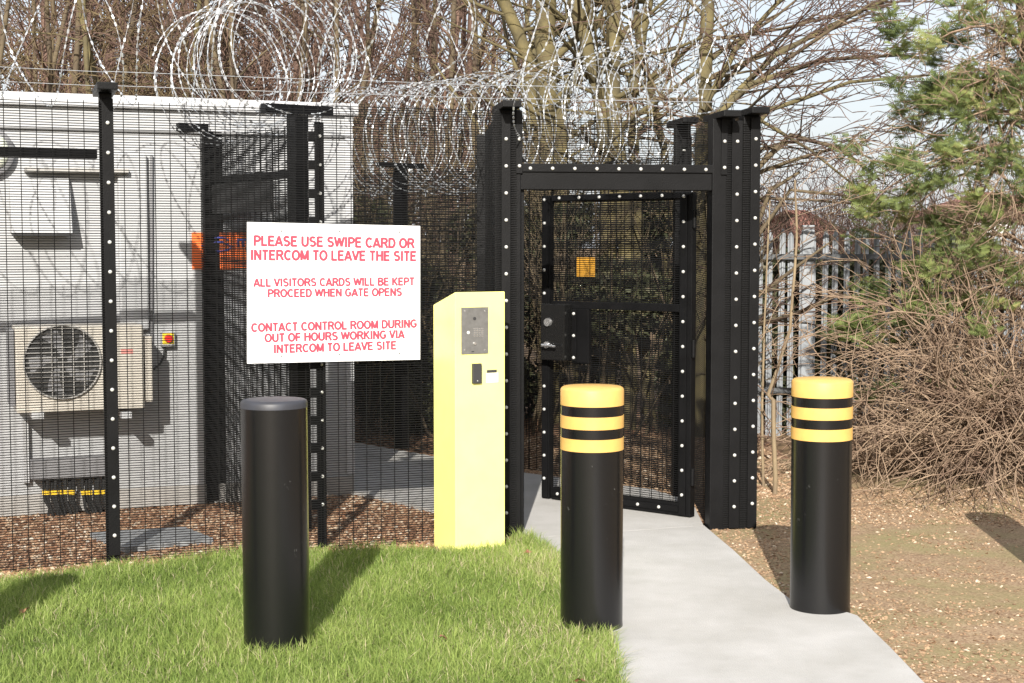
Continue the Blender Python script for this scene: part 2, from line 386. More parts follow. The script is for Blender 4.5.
def grass(name, boxr, n, poly, avoid, hmin, hmax, label):
    P = NR.uniform([boxr[0], boxr[1]], [boxr[2], boxr[3]], (n, 2)); k = in_poly(P, poly)
    for (x, y, r) in avoid: k &= (P[:, 0] - x) ** 2 + (P[:, 1] - y) ** 2 > r * r
    P = P[k]; n = len(P)
    clump = 0.5 + 0.5 * np.sin(P[:, 0] * 3.7 + 1.3 * np.sin(P[:, 1] * 2.9)) * np.sin(P[:, 1] * 4.4 + 1.1 * np.sin(P[:, 0] * 5.3))
    h = NR.uniform(hmin, hmax, n) * (0.75 + 0.45 * clump); wd = NR.uniform(0.0009, 0.0021, n)
    t = NR.uniform(0, 6.28, n); lean = NR.gamma(2.0, 0.45, n).clip(0, 1.8); lt = NR.uniform(0, 6.28, n)
    wx, wy = np.cos(t) * wd, np.sin(t) * wd; lx, ly = np.cos(lt) * lean * h, np.sin(lt) * lean * h
    V = np.zeros((n, 5, 3)); X, Y = P[:, 0], P[:, 1]; hz = h / np.sqrt(1 + lean ** 2 * 0.7)
    V[:, 0] = np.stack([X - wx, Y - wy, np.full(n, -0.004)], 1); V[:, 1] = np.stack([X + wx, Y + wy, np.full(n, -0.004)], 1)
    V[:, 2] = np.stack([X + wx * .8 + lx * .35, Y + wy * .8 + ly * .35, hz * .6], 1); V[:, 3] = np.stack([X - wx * .8 + lx * .35, Y - wy * .8 + ly * .35, hz * .6], 1)
    V[:, 4] = np.stack([X + lx, Y + ly, hz], 1)
    b = (np.arange(n) * 5)[:, None]
    F = np.concatenate([b + [[0, 1, 2]], b + [[0, 2, 3]], b + [[3, 2, 4]]], 0)
    big = 0.5 + 0.5 * np.sin(P[:, 0] * 1.9 + 2.2 * np.sin(P[:, 1] * 1.3 + 1)) * np.sin(P[:, 1] * 2.3 + 1.7 * np.sin(P[:, 0] * 2.1))
    sh = (0.42 + 0.3 * (clump - .5) + 0.22 * (big - .5) + NR.normal(0, 0.19, n)).clip(0, 0.95); dead = NR.random(n) < 0.04 + 0.16 * big ** 3; sh[dead] = 1.0
    o = link(name, np_mesh(name, V.reshape(-1, 3), F, shade=np.tile(sh, 3)), M['blade'])
    return tag(o, label, 'grass', kind='stuff')

BOL = [(-0.932, 5.86), (0.333, 6.2), (1.352, 6.5), (-2.29, 5.15), (2.68, 6.95)]
gp = [(-6, 2.0), (0.37, 2.0)] + [(p[0] + 0.02 + 0.01 * math.sin(i * 5), p[1]) for i, p in enumerate(pl[::-1])] + [(0.04, 8.12)] + lawn[len(pl) + 1:]
grass('lawn_grass', (-4.4, 4.2, 0.6, 8.35), 330000, gp, [(x, y, 0.125) for x, y in BOL], 0.03, 0.082, 'bright green lawn grass covering the front left of the ground')

# fallen leaves on the lawn: things
def leaf_mesh():
    m = MB(); pts = []
    for i in range(10):
        a = 2 * math.pi * i / 10; r = 0.022 * (1 if i % 2 else 0.62)
        pts.append((r * math.cos(a), r * 1.25 * math.sin(a), 0.006 * math.sin(2 * a)))
    m.add([(0, 0, 0.004)] + pts, [(0, 1 + i, 1 + (i + 1) % 10) for i in range(10)])
    m.add([(0, 0, 0.003)] + [(x, y, z - 0.001) for x, y, z in pts], [(0, 1 + (i + 1) % 10, 1 + i) for i in range(10)])
    return m.mesh('dead_leaf')
lm = leaf_mesh(); lm.materials.append(mat('brown_leaf', (0.28, 0.12, 0.07), 0.7, var=0.4, vscale=60))
for (px, py), lab in (((443, 637), 'brown dead leaf lying on the grass between the left and middle bollards'), ((24, 610), 'brown dead leaf on the shaded grass at the far left'),
                      ((580, 680), 'brown dead leaf on the grass nearest the camera beside the path'), ((527, 552), 'pale brown leaf on the grass just in front of the gate post')):
    p = gnd(px, py, 0.05); o = link('fallen_leaf', lm, None); o.location = p; o.rotation_euler = (rnd.uniform(-.4, .4), rnd.uniform(-.5, .5), rnd.uniform(0, 6)); tag(o, lab, 'leaf', 'dead leaves on the lawn')

# ------------------------------------------------------------------ bollards
def bollard(x, y, label, banded=False, H=1.0, tilt=0.0):
    r = 0.130
    t = thing('bollard', label, 'bollard', 'row of round bollards', (x, y, 0)); t.rotation_euler = (0, tilt, rnd.uniform(0, 6))
    if not banded:
        MB().lathe([(r + .004, -0.1), (r + .002, 0.0), (r, 0.03), (r, H - 0.03)], (0, 0, 0), 64).build('sleeve', M['bollard'], t, smooth=True)
        MB().lathe([(r + .001, H - 0.0299), (r + .001, H - .012), (r - .003, H - .004), (r - .009, H), (r - .03, H + .001), (0.002, H + 0.003)], (0, 0, 0), 64).build('cap', mat('worn_grey_cap', (0.035, 0.038, 0.05), 0.5, col2=(0.03, 0.03, 0.035), vscale=20), t, smooth=True)
    else:
        MB().lathe([(r + .004, -0.1), (r + .002, 0.0), (r, 0.03), (r, H - 0.075)], (0, 0, 0), 64).build('sleeve', M['bollard'], t, smooth=True)
        MB().lathe([(r + .002, H - .0749), (r + .002, H - .013), (r - .002, H - .005), (r - .010, H), (0.002, H + .003)], (0, 0, 0), 64).build('cap', M['yellow_band'], t, smooth=True)
        for zb in (0.1425, 0.2345):
            MB().lathe([(r - .002, H - zb - .0255), (r + .0022, H - zb - .0255), (r + .0022, H - zb + .0255), (r - .002, H - zb + .0255)], (0, 0, 0), 64).build('reflective_band', M['yellow_band'], t, smooth=True)
    return t
bollard(*BOL[0], 'plain black bollard with a dull grey top standing in the grass before the sign', H=0.995, tilt=0.003)
bollard(*BOL[1], 'black bollard with yellow cap and two yellow bands, between the lawn and the concrete path', True, H=1.015)
bollard(*BOL[2], 'black bollard with yellow cap and two yellow bands, between the path and the bare earth', True, H=1.02, tilt=-0.004)
bollard(*BOL[3], 'plain black bollard on the lawn outside the left edge, casting its shadow in')
bollard(*BOL[4], 'yellow banded black bollard on bare earth outside the right edge, casting its shadow in', True)

# ------------------------------------------------------------------ mesh fences
def wire_panel(p0, p1, z0, z1, name, parent, off=0.0, r=0.0022, ph=0.0127, pv=0.0762):
    p0 = Vector((p0[0], p0[1], 0)); p1 = Vector((p1[0], p1[1], 0)); d = (p1 - p0); Ln = d.length; d.normalize(); nrm = Vector((d.y, -d.x, 0))
    p0 = p0 + nrm * off; p1 = p1 + nrm * off
    S = []
    n = int((z1 - z0) / ph)
    for i in range(n + 1):
        z = z0 + i * ph; S.append((*(p0 + Vector((0, 0, z))), *(p1 + Vector((0, 0, z))), r, r))
    m = int(Ln / pv)
    for i in range(m + 1):
        q = p0 + d * (i * pv + (Ln - m * pv) / 2) - nrm * (2 * r); S.append((q.x, q.y, z0 - 0.01, q.x, q.y, z1 + 0.01, r, r))
    return link(name, segs_mesh(name, S, 4), M['blackwire'], parent)

def _bolt_mesh():
    m = MB().lathe([(0.0100, 0.0), (0.0100, 0.003), (0.0092, 0.006), (0.0066, 0.0085), (0.003, 0.0095), (0.0005, 0.0097)], (0, 0, 0), 12)
    me = m.mesh('bolt', smooth=True); me.materials.append(M['bolt']); return me
BOLT = _bolt_mesh()
def bolt(p, nrm, parent):
    o = bpy.data.objects.new('bolt', BOLT); COL.objects.link(o); o.parent = parent
    o.location = p; o.rotation_euler = Vector(nrm).to_track_quat('Z', 'Y').to_euler(); return o

def post(base, rz, wdt, dep, h, parent, tbar=True, tw=0.1, tl=0.42, bolts=None, clampw=0.055, cap=True):
    """box post with T bar on top, a clamp bar with bolts on its outer face; local x = along fence"""
    ex = Vector((math.cos(rz), math.sin(rz), 0)); ny = Vector((math.sin(rz), -math.cos(rz), 0))
    po = MB().box((base.x, base.y, h / 2 - 0.05), (wdt, dep, h + 0.1), rz).build('post', M['black'], parent, bevel=0.004)
    if tbar:
        MB().box((base.x, base.y, h + 0.018), (tw, tl, 0.036), rz).build('top_bar', M['black'], parent, bevel=0.004)
    for (dx, z0, z1, bl) in (bolts or []):
        c = base + ex * dx + ny * (dep / 2 + 0.004 + 0.008)
        cb = MB().box((c.x, c.y, (z0 + z1) / 2), (clampw, 0.008, z1 - z0), rz).build('clamp_bar', M['black'], parent, bevel=0.002)
        for z in bl: bolt(c + ny * 0.004 + Vector((0, 0, z)), ny, cb)
    return po
def zs(z0, z1, st=0.15):
    r_ = []; z = z1
    while z > z0: r_.append(z); z -= st
    return r_

PZ = 2.36
# front fence: left of the post, to the kiosk and the gate post
F1 = thing('security_fence', 'black fine mesh security fence running from the left edge to the yellow kiosk', 'fence')
rz0 = fence_rz
post(FA, rz0, 0.064, 0.06, PZ, F1, bolts=[(0.008, 0.02, PZ - 0.03, zs(0.08, 2.21, 0.149))], clampw=0.056)
B0 = FA + FD_ * 1.085
MB().box((B0.x, B0.y, (PZ - 0.13) / 2), (0.05, 0.008, PZ - 0.10), rz0).build('clamp_bar', M['black'], F1, bevel=0.002)
nrmF = Vector((math.sin(rz0), -math.cos(rz0), 0))
cbB = MB().box((*(B0 + nrmF * 0.012).xy, (PZ - 0.13) / 2 + 0.02), (0.046, 0.008, PZ - 0.17), rz0).build('clamp_bar', M['black'], F1, bevel=0.002)
for z in zs(0.08, 2.17, 0.15):
    bolt(B0 + nrmF * 0.016 + Vector((0, 0, z)), nrmF, cbB)
    MB().box((*(B0 - FD_ * 0.035).xy, z), (0.05, 0.03, 0.05), rz0).build('clip', M['black'], F1, bevel=0.003)
wire_panel(FL, FA, -0.12, 2.31, 'mesh_panel', F1, 0.034)
wire_panel(FA, B0, -0.12, 2.31, 'mesh_panel', F1, 0.034)
wire_panel(B0, FC + FD_ * 0.04, -0.05, 2.33, 'mesh_panel', F1, 0.058)
pr0 = FL; MB().box((*((FL + FA) / 2 - nrmF * 0.02).xy, 2.055), ((FA - FL).length - 0.09, 0.04, 0.045), math.atan2((FA - FL).y, (FA - FL).x)).build('rail', M['black'], F1, bevel=0.003)

# return fence beside the white building
RF = thing('security_fence', 'short black mesh return fence between the front fence and the white building', 'fence')
R0 = at(299, 300, 8.40); R0.z = 0; R1 = at(211, 300, 9.35); R1.z = 0
rzr = math.atan2(R1.y - R0.y, R1.x - R0.x)
for P_, hh in ((R0, 2.33), (R1, 2.30)):
    MB().box((P_.x, P_.y, hh / 2), (0.11, 0.08 if P_ is R0 else 0.125, hh), rzr).build('post', M['black'], RF, bevel=0.004)
    MB().box((P_.x, P_.y, hh + 0.02), (0.07, 0.42, 0.05), rzr).build('top_bar', M['black'], RF, bevel=0.004)
wire_panel(R0, R1, 0.0, 2.25, 'mesh_panel', RF, 0.05)
wire_panel(R0, R1, 0.0, 2.25, 'mesh_panel', RF, -0.07)
dR = (R1 - R0).normalized()
a = R0 + dR * 0.05; b = R1 - dR * 0.05
MB().box((*((a + b) / 2).xy, 2.0), ((b - a).length, 0.04, 0.04), rzr).build('rail', M['black'], RF, bevel=0.003)
a2 = R0 + dR * 0.32
MB().box((*((a2 + b) / 2).xy, 1.885), ((b - a2).length, 0.02, 0.18), rzr).build('lock_plate', mat('grey_lock_plate', (0.03, 0.03, 0.031), 0.6), RF, bevel=0.003)

# ------------------------------------------------------------------ gate
G = thing('security_gate', 'tall black steel mesh gate with studded frame, its leaf standing open inwards', 'gate')
dG = (FE - FC).normalized(); rzg = math.atan2(dG.y, dG.x); nG = Vector((dG.y, -dG.x, 0))
gD = FC + dG * 1.20   # right gate post
zC = zs(0.08, 2.175, 0.1465)
post(FC, rzg, 0.145, 0.10, 2.335, G, bolts=[(-0.012, 0.0, 2.31, zC)], clampw=0.05)
cb = MB().box((*(FC + dG * 0.062 + nG * 0.056).xy, 2.16), (0.035, 0.010, 0.34), rzg).build('clamp_bar', M['black'], G, bevel=0.002)
for z in (2.03, 2.175): bolt(FC + dG * 0.062 + nG * 0.061 + Vector((0, 0, z)), nG, cb)
post(gD + dG * 0.018, rzg, 0.13, 0.10, 2.30, G, bolts=[(0.072, 0.0, 2.29, zC)], clampw=0.06)
cb = MB().box((*(gD + dG * 0.018 + nG * 0.056).xy, 2.16), (0.035, 0.010, 0.34), rzg).build('clamp_bar', M['black'], G, bevel=0.002)
for z in (2.03, 2.175): bolt(gD + dG * 0.018 + nG * 0.061 + Vector((0, 0, z)), nG, cb)
mid = (FC + dG * 0.0725 + gD - dG * 0.047) / 2; gl = (gD - FC).length - 0.1205
MB().box((*mid.xy, 1.955), (gl, 0.09, 0.105), rzg).build('header_beam', M['black'], G, bevel=0.004)
hb = MB().box((*(mid + nG * 0.05).xy, 2.022), (gl, 0.012, 0.045), rzg).build('clamp_bar', M['black'], G, bevel=0.002)
for i in range(9): bolt(mid + dG * (-gl / 2 + 0.05 + i * (gl - 0.09) / 8) + nG * 0.056 + Vector((0, 0, 2.018)), nG, hb)
wire_panel(FC + dG * 0.07, gD - dG * 0.075, 2.03, 2.29, 'mesh_panel', G, 0.043)
# stop channel on the inner side of the left gate post
MB().box((*(FC + dG * 0.085 - nG * 0.01).xy, 0.96), (0.022, 0.05, 1.9), rzg).build('stop_strip', M['black'], G, bevel=0.003)

# leaf (hinged on the right, swung inwards)
hinge = at(694, 300, 8.70); hinge.z = 0
free = at(544.5, 300, 9.38); free.z = 0
dL = (free - hinge).normalized(); LW = (free - hinge).length; rzl = math.atan2(-dL.y, -dL.x)   # local x from free edge to hinge
nL = Vector((-dL.y, dL.x, 0)); 
if nL.y > 0: nL = -nL
leaf = MB()
z0L, z1L = 0.012, 1.905
ctr = lambda s: free + (-dL) * s   # s metres from the free edge
for (s0, s1) in ((0.0, 0.055), (LW - 0.085, LW)):
    c = ctr((s0 + s1) / 2); leaf.box((c.x, c.y, (z0L + z1L) / 2), (s1 - s0, 0.05, z1L - z0L), rzl)
for (za, zb) in ((z0L, z0L + 0.075), (1.21, 1.255), (1.865, z1L)):
    c = ctr(LW / 2); leaf.box((c.x, c.y, (za + zb) / 2), (LW - 0.145, 0.046, zb - za), rzl)
LF = leaf.build('gate_leaf', M['black'], G, bevel=0.003)
wire_panel(ctr(0.02), ctr(LW - 0.04), z0L + 0.02, z1L - 0.02, 'mesh_infill', LF, 0.0)
def lb(s, z): bolt(ctr(s) + nL * 0.0345 + Vector((0, 0, z)), nL, LF)
fl = MB()
for (s0, s1) in ((0.004, 0.048), (LW - 0.075, LW - 0.03)):
    c = ctr((s0 + s1) / 2) + nL * 0.03; fl.box((c.x, c.y, (z0L + z1L) / 2), (s1 - s0, 0.008, z1L - z0L - 0.01), rzl)
for zc in (z0L + 0.04, 1.888):
    c = ctr(LW / 2) + nL * 0.03; fl.box((c.x, c.y, zc), (LW - 0.16, 0.008, 0.036), rzl)
fl.build('clamp_frame', M['black'], LF, bevel=0.002)
for z in zs(0.1, 1.88, 0.145):
    if not (0.86 < z < 1.24): lb(0.026, z)
    lb(LW - 0.052, z)
for i in range(6): lb(0.14 + i * 0.15, 1.888)
for i in range(6): lb(0.13 + i * 0.15, z0L + 0.04)
# lock case
c = ctr(0.14) + nL * 0.065
LK = MB().box((c.x, c.y, 1.065), (0.18, 0.08, 0.35), rzl).build('lock_box', mat('gloss_black_paint', (0.008, 0.008, 0.008), 0.22, spec=0.5), G, bevel=0.008)
c2 = ctr(0.30) + nL * 0.02
bp = MB().box((c2.x, c2.y, 1.045), (0.125, 0.025, 0.33), rzl).build('lock_backplate', M['black'], G, bevel=0.003)
cbl = MB().box((*(ctr(0.26) + nL * 0.04).xy, 1.045), (0.035, 0.010, 0.32), rzl).build('clamp_bar', M['black'], G, bevel=0.002)
for z in (0.91, 1.045, 1.18): bolt(ctr(0.26) + nL * 0.045 + Vector((0, 0, z)), nL, cbl)
kc = ctr(0.11) + nL * 0.105 + Vector((0, 0, 1.125))
MB().tube([kc - nL * 0.004, kc + nL * 0.016], [0.028, 0.024], 20).build('key_cylinder', M['chrome'], LK, smooth=True)
hc = ctr(0.10) + nL * 0.105 + Vector((0, 0, 0.985))
hm = MB().tube([hc - nL * 0.004, hc + nL * 0.012], [0.022, 0.020], 20).tube([hc, hc + nL * 0.04], 0.009, 12)
hm.tube([hc + nL * 0.04 + dL * 0.01, hc + nL * 0.042 - dL * 0.045, hc + nL * 0.038 - dL * 0.09 - Vector((0, 0, .004))], [0.009, 0.0085, 0.007], 12)
hm.build('lever_handle', M['chrome'], LK, smooth=True)
for z in (0.25, 1.0, 1.75):
    p = hinge + (-dL) * 0.012 + Vector((0, 0, z)) + nL * 0.02
    MB().tube([p - Vector((0, 0, 0.05)), p + Vector((0, 0, 0.05))], 0.014, 12).build('hinge', M['black'], G, smooth=True)

# stub of fence right of the gate
F2 = thing('security_fence', 'narrow black fence end with one studded post, right of the gate', 'fence')
post(FE, rzg, 0.095, 0.10, 2.32, F2, bolts=[(0.018, 0.0, 2.31, zs(0.06, 2.19, 0.1465))], clampw=0.055)
wire_panel(gD + dG * 0.03, FE + dG * 0.045, 0.0, 2.28, 'mesh_panel', F2, 0.0535, pv=0.03)
# lobby sides behind the gate
LB0 = FC - nG * 0.05 - dG * 0.05; LB1 = at(486, 300, 9.6); LB1.z = 0
LS = thing('security_fence', 'black mesh side fence running back from the left gate post', 'fence')
wire_panel(LB0, LB1, 0.0, 2.30, 'mesh_panel', LS)
LRp = at(681, 300, 9.62); LRp.z = 0
MB().box((LB1.x - 0.03, LB1.y + 0.04, 1.15), (0.06, 0.06, 2.3), 0).build('post', M['black'], LS, bevel=0.003)
RS = thing('security_fence', 'black mesh side fence with studded back post, behind the right gate post', 'fence')
wire_panel(gD - nG * 0.06 - dG * 0.03, at(693, 300, 9.55).xy, 0.0, 2.30, 'mesh_panel', RS)
post(LRp, rzg, 0.10, 0.06, 2.36, RS, bolts=[(0.0, 0.0, 2.33, zs(0.06, 2.2, 0.1465))], clampw=0.05)
post(LRp + Vector((0.05, 0.12, 0)), rzg + 1.2, 0.05, 0.05, 2.3, RS, tbar=False)

# rear fence
RE = thing('security_fence', 'rear black mesh fence crossing the whole view behind the gate and path', 'fence')
Q = [Vector((-1.95, 12.9, 0)), Vector((-0.87, 11.75, 0)), Vector((0.12, 10.68, 0)), Vector((1.06, 9.68, 0))]
Q[0] = Q[1] + (Q[1] - Q[2]) * 1.9
for i in range(3):
    wire_panel(Q[i], Q[i + 1], 0.0, 2.16, 'mesh_panel', RE, r=0.0027)
for q in (Q[0], Q[1], Q[1].lerp(Q[2], 0.8)):
    rzq = math.atan2(Q[2].y - Q[1].y, Q[2].x - Q[1].x)
    MB().box((q.x, q.y, 1.1), (0.09, 0.06, 2.2), rzq).build('post', M['black'], RE, bevel=0.003)
    MB().box((q.x, q.y, 2.22), (0.08, 0.42, 0.035), rzq).build('top_bar', M['black'], RE, bevel=0.003)
# amber notice wired to the rear fence, seen through the gate
qd = (Q[3] - Q[2]).normalized(); 
c = at(587, 267, Q[2].y + (at(587, 267, 10.4).x - Q[2].x) * (Q[3].y - Q[2].y) / (Q[3].x - Q[2].x))
nq = Vector((qd.y, -qd.x, 0)); 
if nq.y > 0: nq = -nq
NT = thing('warning_plate', 'small amber plate fixed to the rear mesh fence, seen through the open gate', 'sign')
ob = MB().box(tuple(c + nq * 0.012), (0.17, 0.004, 0.13), math.atan2(qd.y, qd.x)).build('plate', M['orange_plate'], NT)

# ------------------------------------------------------------------ razor wire
def frame_path(pts, n):
    P = np.array([[*p] for p in pts], float); d = np.linalg.norm(np.diff(P, axis=0), axis=1); s = np.r_[0, np.cumsum(d)]
    t = np.linspace(0, s[-1], n); return np.stack([np.interp(t, s, P[:, i]) for i in range(3)], 1), s[-1]
def razor(name, label, pts, rad, pitch, hands=(1, -1), r_wire=0.0013, jit=0.05, seed=1, barb=0.037, bw=0.0056, bl=0.0095, sq=1.0, segs=34, amp=0.08):
    g = np.random.default_rng(seed)
    t = thing(name, label, 'razor wire', 'coils of razor wire')
    for h in hands:
        _, Ln = frame_path(pts, 4); turns = Ln / pitch; n = int(turns * segs) + 2
        C, _ = frame_path(pts, n); T = np.gradient(C, axis=0)
        k = max(3, segs // 2); ker = np.ones(k) / k
        T = np.stack([np.convolve(np.pad(T[:, i], k, 'edge'), ker, 'same')[k:-k] for i in range(3)], 1)
        T /= np.linalg.norm(T, axis=1, keepdims=True)
        U = np.tile([0, 0, 1.0], (n, 1)); A = np.cross(T, U); A /= np.linalg.norm(A, axis=1, keepdims=True); B = np.cross(A, T)
        th = np.linspace(0, turns * 2 * math.pi, n); ph0 = g.uniform(0, 6.28)
        tn = th / (2 * math.pi)
        wob = np.interp(tn, np.arange(int(turns) + 3), g.normal(0, jit, int(turns) + 3))
        wob2 = np.interp(tn, np.arange(int(turns) + 3), g.normal(0, pitch * 0.22, int(turns) + 3))
        wz = np.interp(tn, np.arange(int(turns) + 3), g.normal(0, jit * 0.8, int(turns) + 3))
        rr = rad * (1 + wob + 0.03 * np.sin(3 * th + ph0))
        X = C + A * (rr * np.cos(h * th + ph0))[:, None] + B * (sq * rr * np.sin(h * th + ph0))[:, None] + T * (wob2 + amp * pitch * np.sin(2 * th))[:, None]
        X[:, 2] += wz * rad
        S = np.concatenate([X[:-1], X[1:], np.full((n - 1, 2), r_wire)], 1)
        link('core_wire', segs_mesh('core_wire', S, 3), M['galv'], t)
        # barbs: small bow tie blades every few centimetres
        seg = np.linalg.norm(np.diff(X, axis=0), axis=1); s = np.r_[0, np.cumsum(seg)]
        tb = np.arange(0.01, s[-1], barb); Pb = np.stack([np.interp(tb, s, X[:, i]) for i in range(3)], 1)
        Pn = np.stack([np.interp(tb + 0.006, s, X[:, i]) for i in range(3)], 1); D = Pn - Pb; D /= np.linalg.norm(D, axis=1, keepdims=True) + 1e-9
        rv = g.normal(0, 1, D.shape); W = np.cross(D, rv); W /= np.linalg.norm(W, axis=1, keepdims=True); Nn = np.cross(D, W)
        m = len(tb); V = np.zeros((m, 8, 3)); th_ = 0.0009
        for j, (a_, b_) in enumerate(((-1, 1), (1, 0.75), (1, -1), (-1, -0.75))):
            base = Pb + D * (a_ * bl * (1 if j % 2 == 0 else 0.75))[..., None] if False else Pb + D * (a_ * bl) + W * (b_ * bw)
            V[:, j] = base + Nn * th_; V[:, 4 + j] = base - Nn * th_
        f = np.array([(0, 1, 2, 3), (7, 6, 5, 4), (0, 4, 5, 1), (1, 5, 6, 2), (2, 6, 7, 3), (3, 7, 4, 0)])
        F = ((np.arange(m) * 8)[:, None, None] + f[None]).reshape(-1, 4)
        link('barbs', np_mesh('barbs', V.reshape(-1, 3), F), M['galv'], t)
    return t
fl0 = FA.lerp(FL, 0.5)
zc = 2.36
razor('razor_wire_coil', 'wide open razor wire loops stretched over the fence top at the far left', [(fl0.x, fl0.y, zc + .33), (FA.x, FA.y, zc + .32), (*(FA + FD_ * 0.7).xy, zc + .36)], 0.40, 0.40, seed=3)
razor('razor_wire_coil', 'dense stack of round razor wire loops over the return fence by the white building', [(*(R0 + Vector((0.05, -.12, 0))).xy, zc + .33), (*(R1 + Vector((0, .1, 0))).xy, zc + .27)], 0.37, 0.16, seed=5, jit=0.10)
razor('razor_wire_coil', 'loose razor wire loops along the front fence top, from the sign to the kiosk', [(*(FA + FD_ * 0.8).xy, zc + .40), (*B0.xy, zc + .42), (*(FC + dG * 0.1).xy, zc + .42)], 0.42, 0.46, seed=8, jit=0.12, amp=0.3)
razor('razor_wire_coil', 'tangled razor wire loops heaped above the gate', [(*(FC + dG * 0.15).xy, zc + .36), (*mid.xy, zc + .34), (*(FE - dG * 0.15).xy, zc + .26)], 0.34, 0.17, seed=12, jit=0.16, amp=0.4)
razor('razor_wire_coil', 'long tightly coiled razor wire lying along the rear fence top', [(Q[1].x - 0.35, Q[1].y + 0.35, 2.42), (Q[1].x, Q[1].y, 2.42), (Q[2].x, Q[2].y, 2.42), (0.95, 9.8, 2.5)], 0.40, 0.155, hands=(1, -1), seed=21, jit=0.05)
# straining wires
SW = thing('strain_wires', 'thin taut wires strung above the fence top through the razor loops', 'wire')
for zz, nm in ((2.47, 'taut_wire'), (2.40, 'taut_wire')):
    pts = [FL, FA, B0, FC, FE]
    S = [(*pts[i].xy, zz, *pts[i + 1].xy, zz - 0.004, 0.0016, 0.0016) for i in range(4)]
    link(nm, segs_mesh(nm, S, 4), M['galv'], SW)

# ------------------------------------------------------------------ text
def text_mesh(txt, width, thick=0.0006, bold=0.012):
    cu = bpy.data.curves.new('txt', 'FONT'); cu.body = txt; cu.align_x = 'CENTER'; cu.align_y = 'CENTER'; cu.size = 1.0; cu.extrude = 0; cu.offset = bold
    o = bpy.data.objects.new('txt', cu); COL.objects.link(o)
    dg = bpy.context.evaluated_depsgraph_get(); me = bpy.data.meshes.new_from_object(o.evaluated_get(dg))
    bpy.data.objects.remove(o); bpy.data.curves.remove(cu)
    co = np.zeros(len(me.vertices) * 3, np.float32); me.vertices.foreach_get('co', co); co = co.reshape(-1, 3)
    mn, mx_ = co.min(0), co.max(0); k = width / (mx_[0] - mn[0]); co = (co - (mn + mx_) / 2) * k
    me.vertices.foreach_set('co', co.ravel()); me.update(); me.materials.clear()
    bm = bmesh.new(); bm.from_mesh(me); r_ = bmesh.ops.extrude_face_region(bm, geom=bm.faces[:])
    bmesh.ops.translate(bm, verts=[v for v in r_['geom'] if isinstance(v, bmesh.types.BMVert)], vec=(0, 0, thick)); bmesh.ops.recalc_face_normals(bm, faces=bm.faces); bm.to_mesh(me); bm.free()
    return me
def _arc(cx, cy, rx, ry, a0, a1, n=12):
    return [(cx + rx * math.cos(math.radians(a0 + (a1 - a0) * i / n)), cy + ry * math.sin(math.radians(a0 + (a1 - a0) * i / n))) for i in range(n + 1)]
h_ = 0.085
